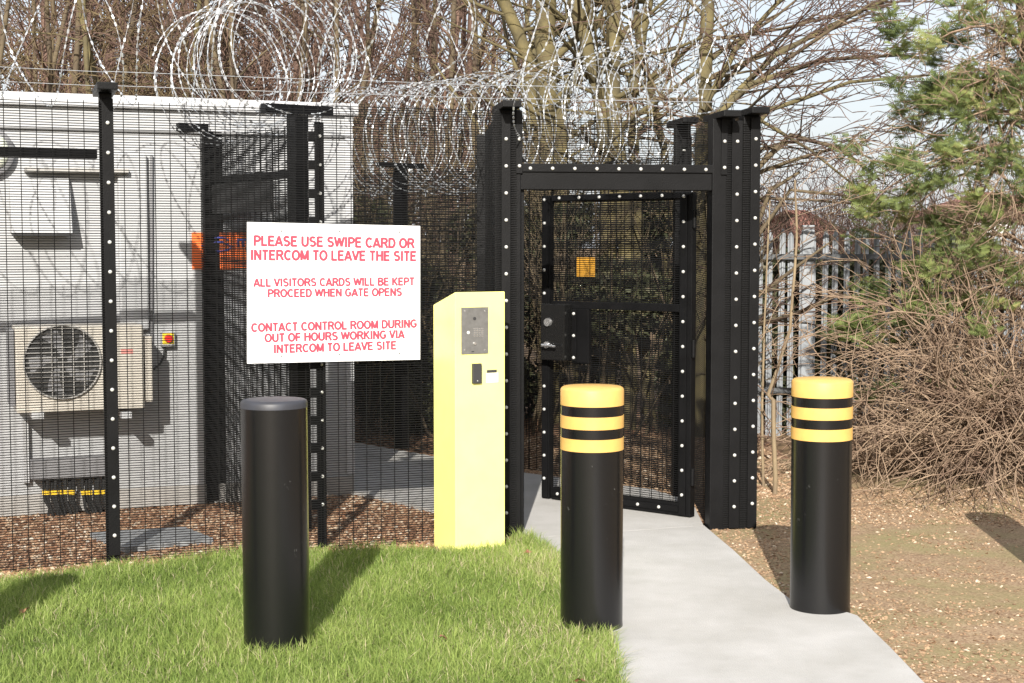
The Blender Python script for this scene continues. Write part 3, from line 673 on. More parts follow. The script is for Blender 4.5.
GLYPH = {   # sans capitals as strokes: (advance, [polylines]), cap height 1
 'A': (0.72, [[(0.05, 0), (0.36, 0.97), (0.67, 0)], [(0.17, 0.30), (0.55, 0.30)]]),
 'B': (0.70, [[(0.12, 0), (0.12, 1)], [(0.12, 1 - h_), (0.40, 1 - h_)] + _arc(0.40, 0.745, 0.17, 0.17, 90, -90, 8) + [(0.12, 0.545)], [(0.12, 0.53), (0.40, 0.53)] + _arc(0.40, 0.30, 0.20, 0.217, 90, -90, 8) + [(0.12, h_)]]),
 'C': (0.72, [_arc(0.39, 0.5, 0.28, 0.415, 42, 318, 18)]),
 'D': (0.72, [[(0.12, 0), (0.12, 1)], [(0.12, 1 - h_), (0.33, 1 - h_)] + _arc(0.33, 0.5, 0.29, 0.415, 90, -90, 12) + [(0.12, h_)]]),
 'E': (0.65, [[(0.12, 0), (0.12, 1)], [(0.12, 1 - h_), (0.60, 1 - h_)], [(0.12, 0.53), (0.56, 0.53)], [(0.12, h_), (0.61, h_)]]),
 'F': (0.60, [[(0.12, 0), (0.12, 1)], [(0.12, 1 - h_), (0.57, 1 - h_)], [(0.12, 0.50), (0.52, 0.50)]]),
 'G': (0.77, [_arc(0.40, 0.5, 0.29, 0.415, 45, 325, 18) + [(0.66, 0.44)], [(0.42, 0.45), (0.74, 0.45)]]),
 'H': (0.73, [[(0.12, 0), (0.12, 1)], [(0.61, 0), (0.61, 1)], [(0.12, 0.53), (0.61, 0.53)]]),
 'I': (0.29, [[(0.145, 0), (0.145, 1)]]),
 'K': (0.71, [[(0.12, 0), (0.12, 1)], [(0.62, 1), (0.14, 0.42)], [(0.27, 0.57), (0.65, 0)]]),
 'L': (0.60, [[(0.12, 0), (0.12, 1)], [(0.12, h_), (0.57, h_)]]),
 'M': (0.84, [[(0.12, 0), (0.12, 1)], [(0.72, 0), (0.72, 1)], [(0.13, 0.97), (0.42, 0.08), (0.71, 0.97)]]),
 'N': (0.73, [[(0.12, 0), (0.12, 1)], [(0.61, 0), (0.61, 1)], [(0.13, 0.94), (0.60, 0.06)]]),
 'O': (0.78, [_arc(0.39, 0.5, 0.30, 0.415, 0, 360, 24)]),
 'P': (0.67, [[(0.12, 0), (0.12, 1)], [(0.12, 1 - h_), (0.38, 1 - h_)] + _arc(0.38, 0.69, 0.20, 0.225, 90, -90, 8) + [(0.12, 0.465)]]),
 'R': (0.72, [[(0.12, 0), (0.12, 1)], [(0.12, 1 - h_), (0.40, 1 - h_)] + _arc(0.40, 0.71, 0.20, 0.205, 90, -90, 8) + [(0.12, 0.505)], [(0.38, 0.49), (0.52, 0.32), (0.66, 0)]]),
 'S': (0.67, [_arc(0.335, 0.715, 0.21, 0.20, 25, 235, 12) + _arc(0.335, 0.30, 0.225, 0.215, 60, -155, 12)]),
 'T': (0.62, [[(0.31, 0), (0.31, 1)], [(0.03, 1 - h_), (0.59, 1 - h_)]]),
 'U': (0.73, [[(0.12, 1), (0.12, 0.36)] + _arc(0.365, 0.335, 0.245, 0.25, 180, 360, 12) + [(0.61, 1)]]),
 'V': (0.67, [[(0.05, 1), (0.335, 0.04), (0.62, 1)]]),
 'W': (0.95, [[(0.05, 1), (0.26, 0.06), (0.475, 0.93), (0.69, 0.06), (0.90, 1)]]),
 'Y': (0.67, [[(0.05, 1), (0.335, 0.43), (0.62, 1)], [(0.335, 0), (0.335, 0.46)]]),
 ' ': (0.30, [])}
def stroke_text(txt, width, height, thick=0.17):
    V, F = [], []; x0 = 0.0; li = 0
    for ch in txt:
        adv, strokes = GLYPH[ch]
        parts = []
        for q_ in strokes:
            q_ = [p for k_i, p in enumerate(q_) if k_i == 0 or math.hypot(p[0] - q_[k_i - 1][0], p[1] - q_[k_i - 1][1]) > 1e-4]
            cur = [q_[0]]
            for i in range(1, len(q_)):
                cur.append(q_[i])
                if i < len(q_) - 1:
                    ax_, ay_ = q_[i][0] - q_[i - 1][0], q_[i][1] - q_[i - 1][1]; bx_, by_ = q_[i + 1][0] - q_[i][0], q_[i + 1][1] - q_[i][1]
                    if (ax_ * bx_ + ay_ * by_) < 0.35 * math.hypot(ax_, ay_) * math.hypot(bx_, by_): parts.append(cur); cur = [q_[i]]
            parts.append(cur)
        for pl_ in parts:
            li = (li + 1) % 9; z = 0.0005 + li * 0.00012; n = len(pl_); b = len(V)
            closed = (abs(pl_[0][0] - pl_[-1][0]) + abs(pl_[0][1] - pl_[-1][1])) < 1e-6
            for i, (px, py) in enumerate(pl_):
                a = pl_[i - 1] if i > 0 else (pl_[-2] if closed else pl_[0]); c = pl_[i + 1] if i < n - 1 else (pl_[1] if closed else pl_[-1])
                def un(p, q):
                    dx, dy = q[0] - p[0], q[1] - p[1]; l = math.hypot(dx, dy); return (dx / l, dy / l) if l > 1e-9 else None
                d0, d1 = un(a, (px, py)), un((px, py), c); d0 = d0 or d1; d1 = d1 or d0
                nx, ny = -(d0[1] + d1[1]), d0[0] + d1[0]; l = math.hypot(nx, ny) or 1; nx /= l; ny /= l
                cosv = max(0.45, nx * -d0[1] + ny * d0[0]); t = thick / 2 / cosv
                for sg in (1, -1): V.append((x0 + px + nx * t * sg, py + ny * t * sg, z))
                for sg in (1, -1): V.append((x0 + px + nx * t * sg, py + ny * t * sg, 0))
            for i in range(n - 1):
                o_, p_ = b + i * 4, b + (i + 1) * 4
                F += [(o_ + 1, p_ + 1, p_, o_), (o_, p_, p_ + 2, o_ + 2), (p_ + 1, o_ + 1, o_ + 3, p_ + 3)]
        x0 += adv + 0.02
    W_ = x0 - 0.12; me = bpy.data.meshes.new('lettering')
    V = [((x - x0 / 2) * width / W_, (y - 0.5) * height, z) for x, y, z in V]
    me.from_pydata(V, [], F); me.update(); return me
def place_flat(o, origin, ex, off=0.0, slope=0.0):
    """put an XY-plane mesh upright: X along ex, Y up, facing the camera side"""
    ex = Vector((ex.x, ex.y, 0)).normalized(); n = Vector((ex.y, -ex.x, 0)); up = Vector((0, 0, 1))
    m = Matrix((ex, up, n)).transposed().to_4x4(); m.translation = origin + n * off; o.matrix_local = m @ Matrix.Rotation(slope, 4, 'Z')

# the big sign
SG = thing('notice_sign', 'large white board with red lettering fixed to the mesh fence', 'sign')
sl = at(247, 292.5, 7.70); sr = at(420, 292.5, 8.03)
ex = Vector((sr.x - sl.x, sr.y - sl.y, 0)); SW_ = ex.length; ex.normalize(); nS = Vector((ex.y, -ex.x, 0))
def sign_at(px, py):
    r = ray(px, py); k = (sl - Vector((0, 0, HC))).dot(nS) / r.dot(nS); return Vector((0, 0, HC)) + r * k
m = MB()
vs = [sign_at(247, 363.5), sign_at(420, 359.5), sign_at(420, 226), sign_at(247, 222)]; m.add([v + nS * 0.002 for v in vs] + [v - nS * 0.002 for v in vs], [(0, 1, 2, 3), (7, 6, 5, 4), (0, 4, 5, 1), (1, 5, 6, 2), (2, 6, 7, 3), (3, 7, 4, 0)])
m.build('board', M['white_sign'], SG)
def sign_at(px, py):
    r = ray(px, py); k = (sl - Vector((0, 0, HC))).dot(nS) / r.dot(nS); return Vector((0, 0, HC)) + r * k
lines = [("PLEASE USE SWIPE CARD OR", 254, 414, 242), ("INTERCOM TO LEAVE THE SITE", 251, 416, 255.5), ("ALL VISITORS CARDS WILL BE KEPT", 254, 414, 282.0), ("PROCEED WHEN GATE OPENS", 268, 401.5, 292.6),
         ("CONTACT CONTROL ROOM DURING", 251.5, 416.5, 325.5), ("OUT OF HOURS WORKING VIA", 265, 404, 336), ("INTERCOM TO LEAVE SITE", 274, 396, 347)]
for (tx, x0, x1, yc) in lines:
    p0, p1 = sign_at(x0, yc), sign_at(x1, yc); wd = (p1 - p0).length
    hgt = (10.3 if yc < 260 else (8.2 if yc < 300 else 8.6)) * 7.9 / FPX
    me = stroke_text(tx, wd, hgt, 0.235)
    o = link('lettering', me, M['red_text'], SG)
    c = (p0 + p1) / 2
    slope = {242: -0.016, 255.5: -0.010}.get(yc, 0.006 if yc > 300 else -0.001)
    place_flat(o, c, ex, 0.0021, slope)
for (px, py) in ((281, 231), (339, 231.5), (399, 232), (281, 356), (339, 354.5), (399, 353.5)):
    p = sign_at(px, py); MB().tube([p - nS * 0.03, p + nS * 0.0045], [0.005, 0.005], 10).build('screw', M['steel'], SG)
for f_ in (0.2, 0.8):
    p = sl + (sr - sl) * f_; MB().box((p.x - nS.x * 0.018, p.y - nS.y * 0.018, p.z), (0.04, 0.028, 0.68), math.atan2(ex.y, ex.x)).build('batten', M['black'], SG)

# ------------------------------------------------------------------ yellow kiosk
K0 = gnd(455.5, 553); exk = Vector((math.cos(R(27)), math.sin(R(27)), 0)); nk = Vector((exk.y, -exk.x, 0))
KR = gnd(505, 545); 
# width so that the right edge meets px 505
r5 = ray(505, 400); kk = None
den = r5.x * exk.y - r5.y * exk.x
s_w = -(K0.x * r5.y - K0.y * r5.x) / (exk.x * r5.y - exk.y * r5.x)
KW = abs(s_w)
rl = ray(433.5, 400); bk = -nk
KD = abs((K0.x * rl.y - K0.y * rl.x) / (bk.x * rl.y - bk.y * rl.x))
KB = thing('access_kiosk', 'tall pale yellow card reader post with sloping top beside the gate', 'kiosk')
pf = [K0, K0 + exk * KW, K0 + exk * KW + bk * KD, K0 + bk * KD]
zf = 1.358; zb = zf - 0.075
MB().prism([(p.x, p.y) for p in pf], -0.05, zf, [zf, zf, zb, zb]).build('housing', M['yellow'], KB, bevel=0.006, seg=3)
def kf(px, py):
    r = ray(px, py); k = (K0 - Vector((0, 0, HC))).dot(nk) / r.dot(nk); return Vector((0, 0, HC)) + r * k
def kbox(name, x0, x1, y0, y1, th, m, parent, bevel=0.001, off=0.0):
    a_, b_ = kf(x0, y0), kf(x1, y1); c_ = (a_ + b_) / 2 + nk * (th / 2 + off); wd = (Vector((b_.x, b_.y, 0)) - Vector((a_.x, a_.y, 0))).length
    return MB().box(tuple(c_), (wd, th, abs(a_.z - b_.z)), R(27)).build(name, m, parent, bevel=bevel)
IP = kbox('intercom_panel', 461, 488, 307.5, 353.5, 0.004, M['steel'], KB)
for (px, py) in ((464.5, 311), (484.5, 311), (464.5, 350), (484.5, 350)):
    p = kf(px, py); MB().tube([p + nk * 0.003, p + nk * 0.006], [0.0045, 0.0035], 10).build('screw', M['chrome'], IP)
p = kf(474.3, 318.5); MB().tube([p + nk * 0.003, p + nk * 0.007], [0.009, 0.008], 16).build('camera_lens', M['dark'], IP)
g = MB()
for i in range(6):
    for j in range(5):
        p = kf(474 + i * 1.7, 328.5 + j * 1.9); g.tube([p + nk * 0.0035, p + nk * 0.0048], 0.0024, 6)
g.build('speaker_grille', M['chrome'], IP)
p = kf(468, 332.5); MB().tube([p + nk * 0.003, p + nk * 0.0055], [0.009, 0.008], 14).build('symbol_disc', mat('pale_grey_print', (0.55, 0.55, 0.52), 0.5), IP)
p = kf(474.3, 343.5); MB().tube([p + nk * 0.003, p + nk * 0.010], [0.008, 0.007], 14).build('call_button', M['chrome'], IP)
p = kf(472.5, 351.5); MB().box(tuple(p + nk * 0.0045), (0.014, 0.002, 0.005), R(27)).build('microphone_slot', M['dark'], IP)
CR = kbox('card_reader', 471.5, 480.5, 363.5, 383, 0.018, M['dark'], KB, 0.003)
p = kf(476, 380.5); MB().tube([p + nk * 0.017, p + nk * 0.0195], 0.003, 10).build('indicator_lamp', M['bolt'], CR)
kbox('label_strip', 486.8, 496.8, 370, 372.5, 0.0012, M['dark'], KB, 0)
LP = kbox('paper_label', 486.3, 498, 373.2, 382, 0.001, mat('off_white_label', (0.8, 0.78, 0.76), 0.6), KB, 0)

# ------------------------------------------------------------------ white building and what hangs on it
W0 = Vector((-3.03, 8.85, 0)); Wt = Vector((2.01, 0.80, 0)).normalized(); Wn = Vector((Wt.y, -Wt.x, 0)); wrz = math.atan2(Wt.y, Wt.x)
WR = at(354.5, 400, 9.65); sR = (WR - W0).dot(Wt)
def W(s, n, z): return W0 + Wt * s + Wn * n + Vector((0, 0, z))
def wp(px, py, n=0.0):
    r = ray(px, py); o = Vector((0, 0, HC)); k = (W(0, n, 0) - o).dot(Wn) / r.dot(Wn); return o + r * k
CB = thing('portable_building', 'long pale grey flat roofed equipment building behind the mesh fence at the left', 'building')
H = 2.43
c = W((sR - 4) / 2, -1.3, H / 2); MB().box(tuple(c), (sR + 4, 2.6, H), wrz).build('wall', M['container'], CB, bevel=0.01)
c = W((sR - 4) / 2, -1.3, H + 0.03); MB().box(tuple(c), (sR + 4.06, 2.68, 0.075), wrz).build('roof', M['trim'], CB, bevel=0.008)
c = W((sR - 4) / 2, 0.008, 2.285); MB().box(tuple(c), (sR + 3.98, 0.012, 0.012), wrz).build('seam_strip', M['seam'], CB)
c = W((sR - 4) / 2, 0.006, 0.05); MB().box(tuple(c), (sR + 3.98, 0.014, 0.12), wrz).build('base_skirt', mat('dusty_skirt', (0.38, 0.365, 0.345), 0.8, var=0.15), CB)
c = W(sR - 0.03, 0.006, H / 2 + 0.06); MB().box(tuple(c), (0.05, 0.016, H - 0.13), wrz).build('corner_trim', M['trim'], CB)
def wbox(name, x0, x1, y0, y1, n0, n1, m, parent, bevel=0.004):
    """box on the wall from photo extents at its front face"""
    a_, b_ = wp(x0, (y0 + y1) / 2, n1), wp(x1, (y0 + y1) / 2, n1); mdx = (x0 + x1) / 2
    zt, zb_ = wp(mdx, y0, n1).z, wp(mdx, y1, n1).z
    s0, s1 = (a_ - W0).dot(Wt), (b_ - W0).dot(Wt)
    return MB().box(tuple(W((s0 + s1) / 2, (n0 + n1) / 2, (zt + zb_) / 2)), (s1 - s0, n1 - n0, zt - zb_), wrz).build(name, m, parent, bevel=bevel)
# trunking
TR = wbox('cable_trunking', 119, 148, 153, 330, 0.0, 0.05, M['container'], None, 0.012)
tag(TR, 'wide vertical pale cable trunking on the building wall above the air conditioner', 'trunking')
# drip ledge
LG = wbox('drip_ledge', 25, 129, 168, 172.5, 0.0, 0.09, M['grille'], None, 0.003); tag(LG, 'thin grey ledge on the building wall above the vent cowl', 'ledge')
# vent cowl (wedge)
VC = thing('vent_cowl', 'white wedge shaped vent cowl on the building wall left of the trunking', 'vent')
a_, b_ = wp(11, 210, 0.14), wp(72, 210, 0.14); s0, s1 = (a_ - W0).dot(Wt), (b_ - W0).dot(Wt); zt = wp(40, 178, 0).z; zb_ = wp(40, 233, 0.16).z
m = MB(); vs = []
for s in (s0, s1): vs += [W(s, 0.002, zt), W(s, 0.03, zt), W(s, 0.16, zb_), W(s, 0.002, zb_)]
m.add(vs, [(3, 2, 1, 0), (4, 5, 6, 7), (0, 1, 5, 4), (1, 2, 6, 5), (2, 3, 7, 6), (3, 0, 4, 7)]); m.build('hood', M['container'], VC, bevel=0.004)
MB().box(tuple(W((s0 + s1) / 2, 0.08, zb_ - 0.008)), (s1 - s0 - 0.02, 0.13, 0.012), wrz).build('louvre', M['dark'], VC)
# bulkhead lamp at the left edge
BL = thing('bulkhead_lamp', 'round pale wall lamp cut by the left edge of the view', 'lamp')
p = wp(-12, 152, 0.0)
rx = lambda n0, r0: (p + Wn * n0, r0)
MB().tube([p, p + Wn * 0.05, p + Wn * 0.06], [0.145, 0.145, 0.13], 32).build('housing', M['greybox'], BL, smooth=True)
MB().tube([p + Wn * 0.06, p + Wn * 0.085, p + Wn * 0.10], [0.115, 0.10, 0.06], 32).build('diffuser', M['lens'], BL, smooth=True)
# air conditioner
AC = thing('air_conditioner', 'cream air conditioning unit with round fan grille bracketed to the building wall', 'air conditioner')
nb, nf = 0.06, 0.34
cs = wbox('casing', 15.5, 144, 326, 411, nb, nf, M['ac'], AC, 0.012)
ce = wbox('end_cover', 145, 152.5, 336, 402, nb + 0.04, nf - 0.03, M['ac'], AC, 0.01)
fc = wp(62.5, 362, nf)
MB().tube([fc - Wn * 0.01, fc + Wn * 0.003], 0.208, 48).build('fan_opening', M['dark'], AC)
fb = MB()
for i in range(5):
    a0 = i * 1.2566; q = [fc + Wn * 0.004 + (Wt * math.cos(a0 + k * 0.12) + Vector((0, 0, 1)) * math.sin(a0 + k * 0.12)) * (0.03 + 0.04 * k) for k in range(5)]
    q2 = [fc + Wn * 0.004 + (Wt * math.cos(a0 + .55 + k * 0.12) + Vector((0, 0, 1)) * math.sin(a0 + .55 + k * 0.12)) * (0.03 + 0.04 * k) for k in range(5)]
    fb.add(q + q2, [(k, k + 1, k + 6, k + 5) for k in range(4)])
fb.build('fan_blades', M['greybox'], AC)
gr = MB()
for i in range(15):
    z = -0.196 + i * 0.028; hw = math.sqrt(max(0, 0.215 ** 2 - z * z))
    if hw > 0.02: gr.tube([fc + Wn * 0.016 + Vector((0, 0, z)) - Wt * hw, fc + Wn * 0.016 + Vector((0, 0, z)) + Wt * hw], 0.0028, 5)
for x in (-0.12, -0.06, 0, 0.06, 0.12):
    hh = math.sqrt(0.215 ** 2 - x * x); gr.tube([fc + Wn * 0.02 + Wt * x + Vector((0, 0, -hh)), fc + Wn * 0.02 + Wt * x + Vector((0, 0, hh))], 0.0035, 5)
ring = [fc + Wn * 0.014 + (Wt * math.cos(t * 0.1963) + Vector((0, 0, 1)) * math.sin(t * 0.1963)) * 0.214 for t in range(33)]
gr.tube(ring, 0.006, 6, caps=False); gr.build('fan_grille', M['grille'], AC)
wbox('badge', 121, 133, 349, 354, nf - 0.001, nf + 0.002, mat('pale_red_badge', (0.6, 0.25, 0.22), 0.5), AC, 0)
for (x0, x1) in ((32, 44), (122, 132)):
    wbox('bracket', x0, x1, 412.5, 419, 0.0, nf + 0.03, M['trim'], AC, 0.002)
wbox('coil_fins', 9, 14.5, 330, 406, nb + .02, nf - 0.02, M['greybox'], AC, 0.002)
# bracket strut, trunk and cables
ST = wbox('wall_strut', 22.5, 29, 420, 483, 0.0, 0.05, M['trim'], None, 0.002); tag(ST, 'short white vertical strut on the wall under the left side of the air conditioner', 'strut')
CT = thing('cable_entry', 'grey cable box with black yellow-tagged cables dropping into the gravel', 'cables')
wbox('cover_box', 31, 106, 459, 478, 0.0, 0.12, M['greybox'], CT, 0.004)
n = 15
for i in range(n):
    px = 43 + i * 4.3 + rnd.uniform(-1, 1); q = []
    if i in (8,): continue
    for (yy, dx) in ((476, 0), (490, rnd.uniform(-1, 1)), (500, rnd.uniform(0, 2.5)), (508, rnd.uniform(2, 6)), (518, rnd.uniform(4, 10))):
        q.append(wp(px + dx, yy, 0.06 + 0.02 * (i % 2)))
    cbx = MB().tube(q, 0.0105, 8).build('cable', M['cable'], CT, smooth=True)
    p0, p1 = q[1], q[1] + (q[2] - q[1]) * 0.45
    MB().tube([p0, p1], 0.0125, 8).build('tag', M['tag'], cbx)
# isolator switch and its cable
IS = thing('isolator_switch', 'small red and yellow isolator switch on the building wall beside the air conditioner', 'switch')
wbox('base', 161.5, 175, 332, 346.5, 0.0, 0.05, M['trim'], IS, 0.004)
wbox('yellow_plate', 162.5, 174, 333, 344, 0.05, 0.054, mat('bright_yellow', (0.85, 0.65, 0.04), 0.4), IS, 0)
p = wp(168.5, 338.5, 0.054); MB().tube([p, p + Wn * 0.02], [0.026, 0.022], 20).build('knob', M['red'], IS)
p = [wp(165, 346, 0.02), wp(164, 356, 0.03), wp(160, 364, 0.04), wp(154, 369, 0.1)]
MB().tube(p, 0.007, 8).build('cable', M['cable'], IS, smooth=True)
p = [wp(151.5, 100 + 55, 0.02), wp(151.5, 342, 0.02)]  # dark tube standing in for the trunking's shadow line on the wall
CD = MB().tube(p, 0.009, 8).build('shadow_line', M['greybox'], None, smooth=True); tag(CD, 'thin dark strip standing in for the shadow down the right edge of the trunking', 'shadow_line')
# orange company sign
OS = thing('wall_sign', 'orange sign with a blue oval mark on the building wall, partly behind the white board', 'sign')
wbox('panel', 192, 268, 232.5, 269, 0.0, 0.006, M['orange'], OS, 0)
oc_ = wp(219, 244.5, 0.009); ov = [oc_ + Wt * (0.085 * math.cos(t * .2618)) + Vector((0, 0, 0.042 * math.sin(t * .2618))) for t in range(3, 23)]
MB().tube(ov, 0.006, 6).build('oval_mark', M['blue'], OS)
sw = [wp(201, 246, 0.009), wp(210, 243, 0.009), wp(222, 242, 0.009), wp(233, 247, 0.009)]
MB().tube(sw, [0.004, 0.008, 0.007, 0.003], 6).build('swoosh_mark', M['blue'], OS)
me = text_mesh('m', 0.075, bold=0.03); o = link('lettering', me, M['blue'], OS); place_flat(o, wp(243, 243, 0.0065), Wt)

# slab in the gravel
CS = sheet('cover_slab', [tuple(gnd(*q).xy) for q in ((90, 535), (184, 528.5), (213, 540), (125, 550))], 0.012, M['slab'], thick=0.05)
del CS['kind']; tag(CS, 'flat grey slab set in the gravel just behind the mesh fence', 'slab')

# ------------------------------------------------------------------ palisade fence
PF = thing('palisade_fence', 'grey galvanised palisade fence behind the brushwood at the right', 'fence')
PY = 12.9
def pale_mesh():
    m = MB(); wd, zt_, zb0 = 0.050, 1.72, -0.25
    prof = [(-wd / 2, 0.006), (-wd * 0.22, 0.0), (-wd * 0.12, -0.014), (wd * 0.12, -0.014), (wd * 0.22, 0.0), (wd / 2, 0.006)]
    vs = [(x, y, zb0) for x, y in prof] + [(x, y, zt_ - 0.02 - 0.02 * (abs(x) > 0.015)) for x, y in prof] + [(0.35 * x, y, zt_ + 0.015 - 0.4 * abs(x)) for x, y in prof]
    fs = [(i, i + 1, i + 7, i + 6) for i in range(5)] + [(i + 6, i + 7, i + 13, i + 12) for i in range(5)]
    m.add(vs, fs); me = m.mesh('pale'); me.materials.append(M['palisade']); return me
PM = pale_mesh()
x = at(742, 300, PY).x; i = 0
px = 748.0
k = 0
while px < 1075:
    p = at(px, 300, PY + k * 0.004); o = bpy.data.objects.new('pale', PM); COL.objects.link(o); o.parent = PF
    o.location = (p.x, PY + k * 0.004, rnd.uniform(-.01, .01)); o.rotation_euler = (0, rnd.uniform(-.01, .01), rnd.uniform(-.04, .04)); px += 10.8; k += 1
for px, pw in ((808, 0.10), (1019, 0.09)):
    p = at(px, 300, PY); MB().box((p.x, PY + 0.03, 0.77), (pw, 0.06, 2.0)).build('post', M['palisade'], PF, bevel=0.004)
for zz in (1.50, 0.35):
    a_ = at(735, 300, PY); b_ = at(1080, 300, PY); MB().box(((a_.x + b_.x) / 2, PY - 0.03, zz), (b_.x - a_.x, 0.025, 0.045)).build('rail', mat('dark_rail', (0.07, 0.075, 0.08), 0.6), PF)

# ------------------------------------------------------------------ bare trees
def nrm3(v):
    l = math.sqrt(v[0] * v[0] + v[1] * v[1] + v[2] * v[2]) + 1e-9; return (v[0] / l, v[1] / l, v[2] / l)
def grow(out, g, p, d, Ln, r, lev, maxl, P):
    n = max(3, int(Ln / P['seg'])); st = Ln / n; gs = g.gauss
    for i in range(n):
        wv = P['wob'] * (1 + 0.5 * lev)
        d = nrm3((d[0] + gs(0, wv), d[1] + gs(0, wv), d[2] + gs(0, wv) + P['trop'][min(lev, len(P['trop']) - 1)] * st))
        q = (p[0] + d[0] * st, p[1] + d[1] * st, p[2] + d[2] * st)
        r1 = max(P['rmin'], r * (1 - 0.75 / n)) if i < n - 1 else max(P['rmin'] * .6, r * 0.45)
        out[min(lev, 3)].append((*p, *q, r, r1)); p, r = q, r1
        if lev < maxl and (i + 1) / n > P['start'][min(lev, len(P['start']) - 1)]:
            nc = P['kids'][min(lev, len(P['kids']) - 1)]; nc = int(nc) + (g.random() < nc % 1)
            for _ in range(nc):
                ang = g.uniform(*P['ang']); az = g.uniform(0, 6.283)
                a = nrm3((gs(0, 1), gs(0, 1), gs(0, 1))); dt = a[0] * d[0] + a[1] * d[1] + a[2] * d[2]
                a = nrm3((a[0] - dt * d[0], a[1] - dt * d[1], a[2] - dt * d[2])); ca, sa = math.cos(ang), math.sin(ang)
                cd = nrm3((d[0] * ca + a[0] * sa + P['bias'][0], d[1] * ca + a[1] * sa + P['bias'][1], d[2] * ca + a[2] * sa + P['bias'][2]))
                grow(out, g, p, cd, Ln * P['ratio'] * g.uniform(0.6, 1.15) * (1 - 0.45 * (i + 1) / n), max(P['rmin'], r * P['rr'] * g.uniform(.7, 1)), lev + 1, maxl, P)
BASE = dict(seg=0.28, wob=0.07, trop=[0.02, 0.05, 0.05, 0.0], start=[0.2, 0.15, 0.1], kids=[1.4, 1.3, 1.2], ang=(0.35, 0.95), ratio=0.55, rr=0.55, rmin=0.0035, bias=(0, 0, 0))
def crown_mesh(name, S, split=0.0075):
    S = np.asarray(S, float); big = S[:, 6] > split; me = None; VV, FF, MI, off = [], [], [], 0
    for sel, k, mi in ((S[big], 6, 0), (S[~big], 3, 1)):
        if not len(sel): continue
        m_ = segs_mesh('tmp', sel, k); co = np.zeros(len(m_.vertices) * 3, np.float32); m_.vertices.foreach_get('co', co)
        ix = np.zeros(len(m_.loops), np.int32); m_.loops.foreach_get('vertex_index', ix); VV.append(co.reshape(-1, 3)); FF.append(ix.reshape(-1, 4) + off); off += len(m_.vertices)
        MI.append(np.full(len(ix) // 4, mi, np.int32)); bpy.data.meshes.remove(m_)
    me = np_mesh(name, np.concatenate(VV), np.concatenate(FF), smooth=True); me.polygons.foreach_set('material_index', np.concatenate(MI)); return me
def tree(label, stems, maxl, P, mt, mc, seed, group='bare trees behind the fences', name='bare_tree'):
    """stems: list of (polyline of points, r0, r1, branch length)"""
    g = random.Random(seed); out = [[], [], [], []]
    t = thing(name, label, 'tree', group)
    for (pts, r0, r1, bl) in stems:
        pts = [Vector(p) for p in pts]; fine = []
        for i in range(len(pts) - 1):
            for s in range(5): fine.append(pts[i].lerp(pts[i + 1], s / 5) + Vector((g.gauss(0, .1 * r0), g.gauss(0, .1 * r0), 0)))
        fine.append(pts[-1]); m_ = len(fine)
        rad = [r0 + (r1 - r0) * i / (m_ - 1) for i in range(m_)]
        MB().tube(fine, rad, 10).build('trunk', mt, t, smooth=True)
        for i in range(int(m_ * P.get('first', 0.3)), m_):
            nc = P['kids'][0]; nc = int(nc) + (g.random() < nc % 1)
            for _ in range(nc):
                az = g.uniform(0, 6.283); el = g.uniform(0.1, 0.9)
                d = nrm3((math.cos(az) * math.cos(el) + P['bias'][0] * 2, math.sin(az) * math.cos(el) * .8 + P['bias'][1], math.sin(el) + P['bias'][2] * 2))
                grow(out, g, tuple(fine[i]), d, bl * g.uniform(.5, 1.1), rad[i] * P['rr'] * g.uniform(.4, .8), 1, maxl, P)
    tw = out[1] + out[2] + out[3]
    if tw:
        o = link('crown', crown_mesh('crown', tw), mc[0], t); o.data.materials.append(mc[1])
    return t, len(tw)
cnt = 0
def stem(pxs, Y, Ys=0.0): return [tuple(at(px, py, Y + Ys * i)) for i, (px, py) in enumerate(pxs)]
# middle, mossy multi stem trees behind the gate
Pm = dict(BASE); Pm.update(kids=[0.9, 1.0, 1.0], first=0.35, rmin=0.004, wob=0.05)
t, n = tree('thick mossy bare tree rising behind the left gate post', [(stem([(552, 470), (548, 330), (551, 150), (545, 40), (540, -120)], 13.6), 0.12, 0.09, 1.9), (stem([(556, 470), (536, 200), (528, 60), (498, -10), (470, -120)], 13.8), 0.075, 0.05, 1.8)], 3, Pm, M['bark'], (M['bark'], M['twig_olive']), 31); cnt += n
t, n = tree('forked mossy bare tree standing behind the middle of the gate', [(stem([(600, 465), (612, 330), (603, 115), (592, 65), (575, 0), (565, -110)], 13.2), 0.08, 0.05, 1.7), (stem([(572, 465), (572, 320), (560, 120), (586, 40), (600, -120)], 13.4), 0.06, 0.045, 1.6), (stem([(630, 465), (626, 250), (612, 100), (614, -20), (618, -140)], 13.1), 0.075, 0.06, 1.7)], 3, Pm, M['bark'], (M['bark'], M['twig_olive']), 32); cnt += n
t, n = tree('slim mossy bare tree behind the right half of the gate', [(stem([(655, 465), (640, 300), (632, 100), (650, -20), (660, -120)], 13.5), 0.06, 0.04, 1.7), (stem([(660, 465), (668, 330), (664, 150), (640, 40), (625, -60)], 13.9), 0.045, 0.03, 1.4)], 3, Pm, M['bark'], (M['bark'], M['twig_olive']), 33); cnt += n
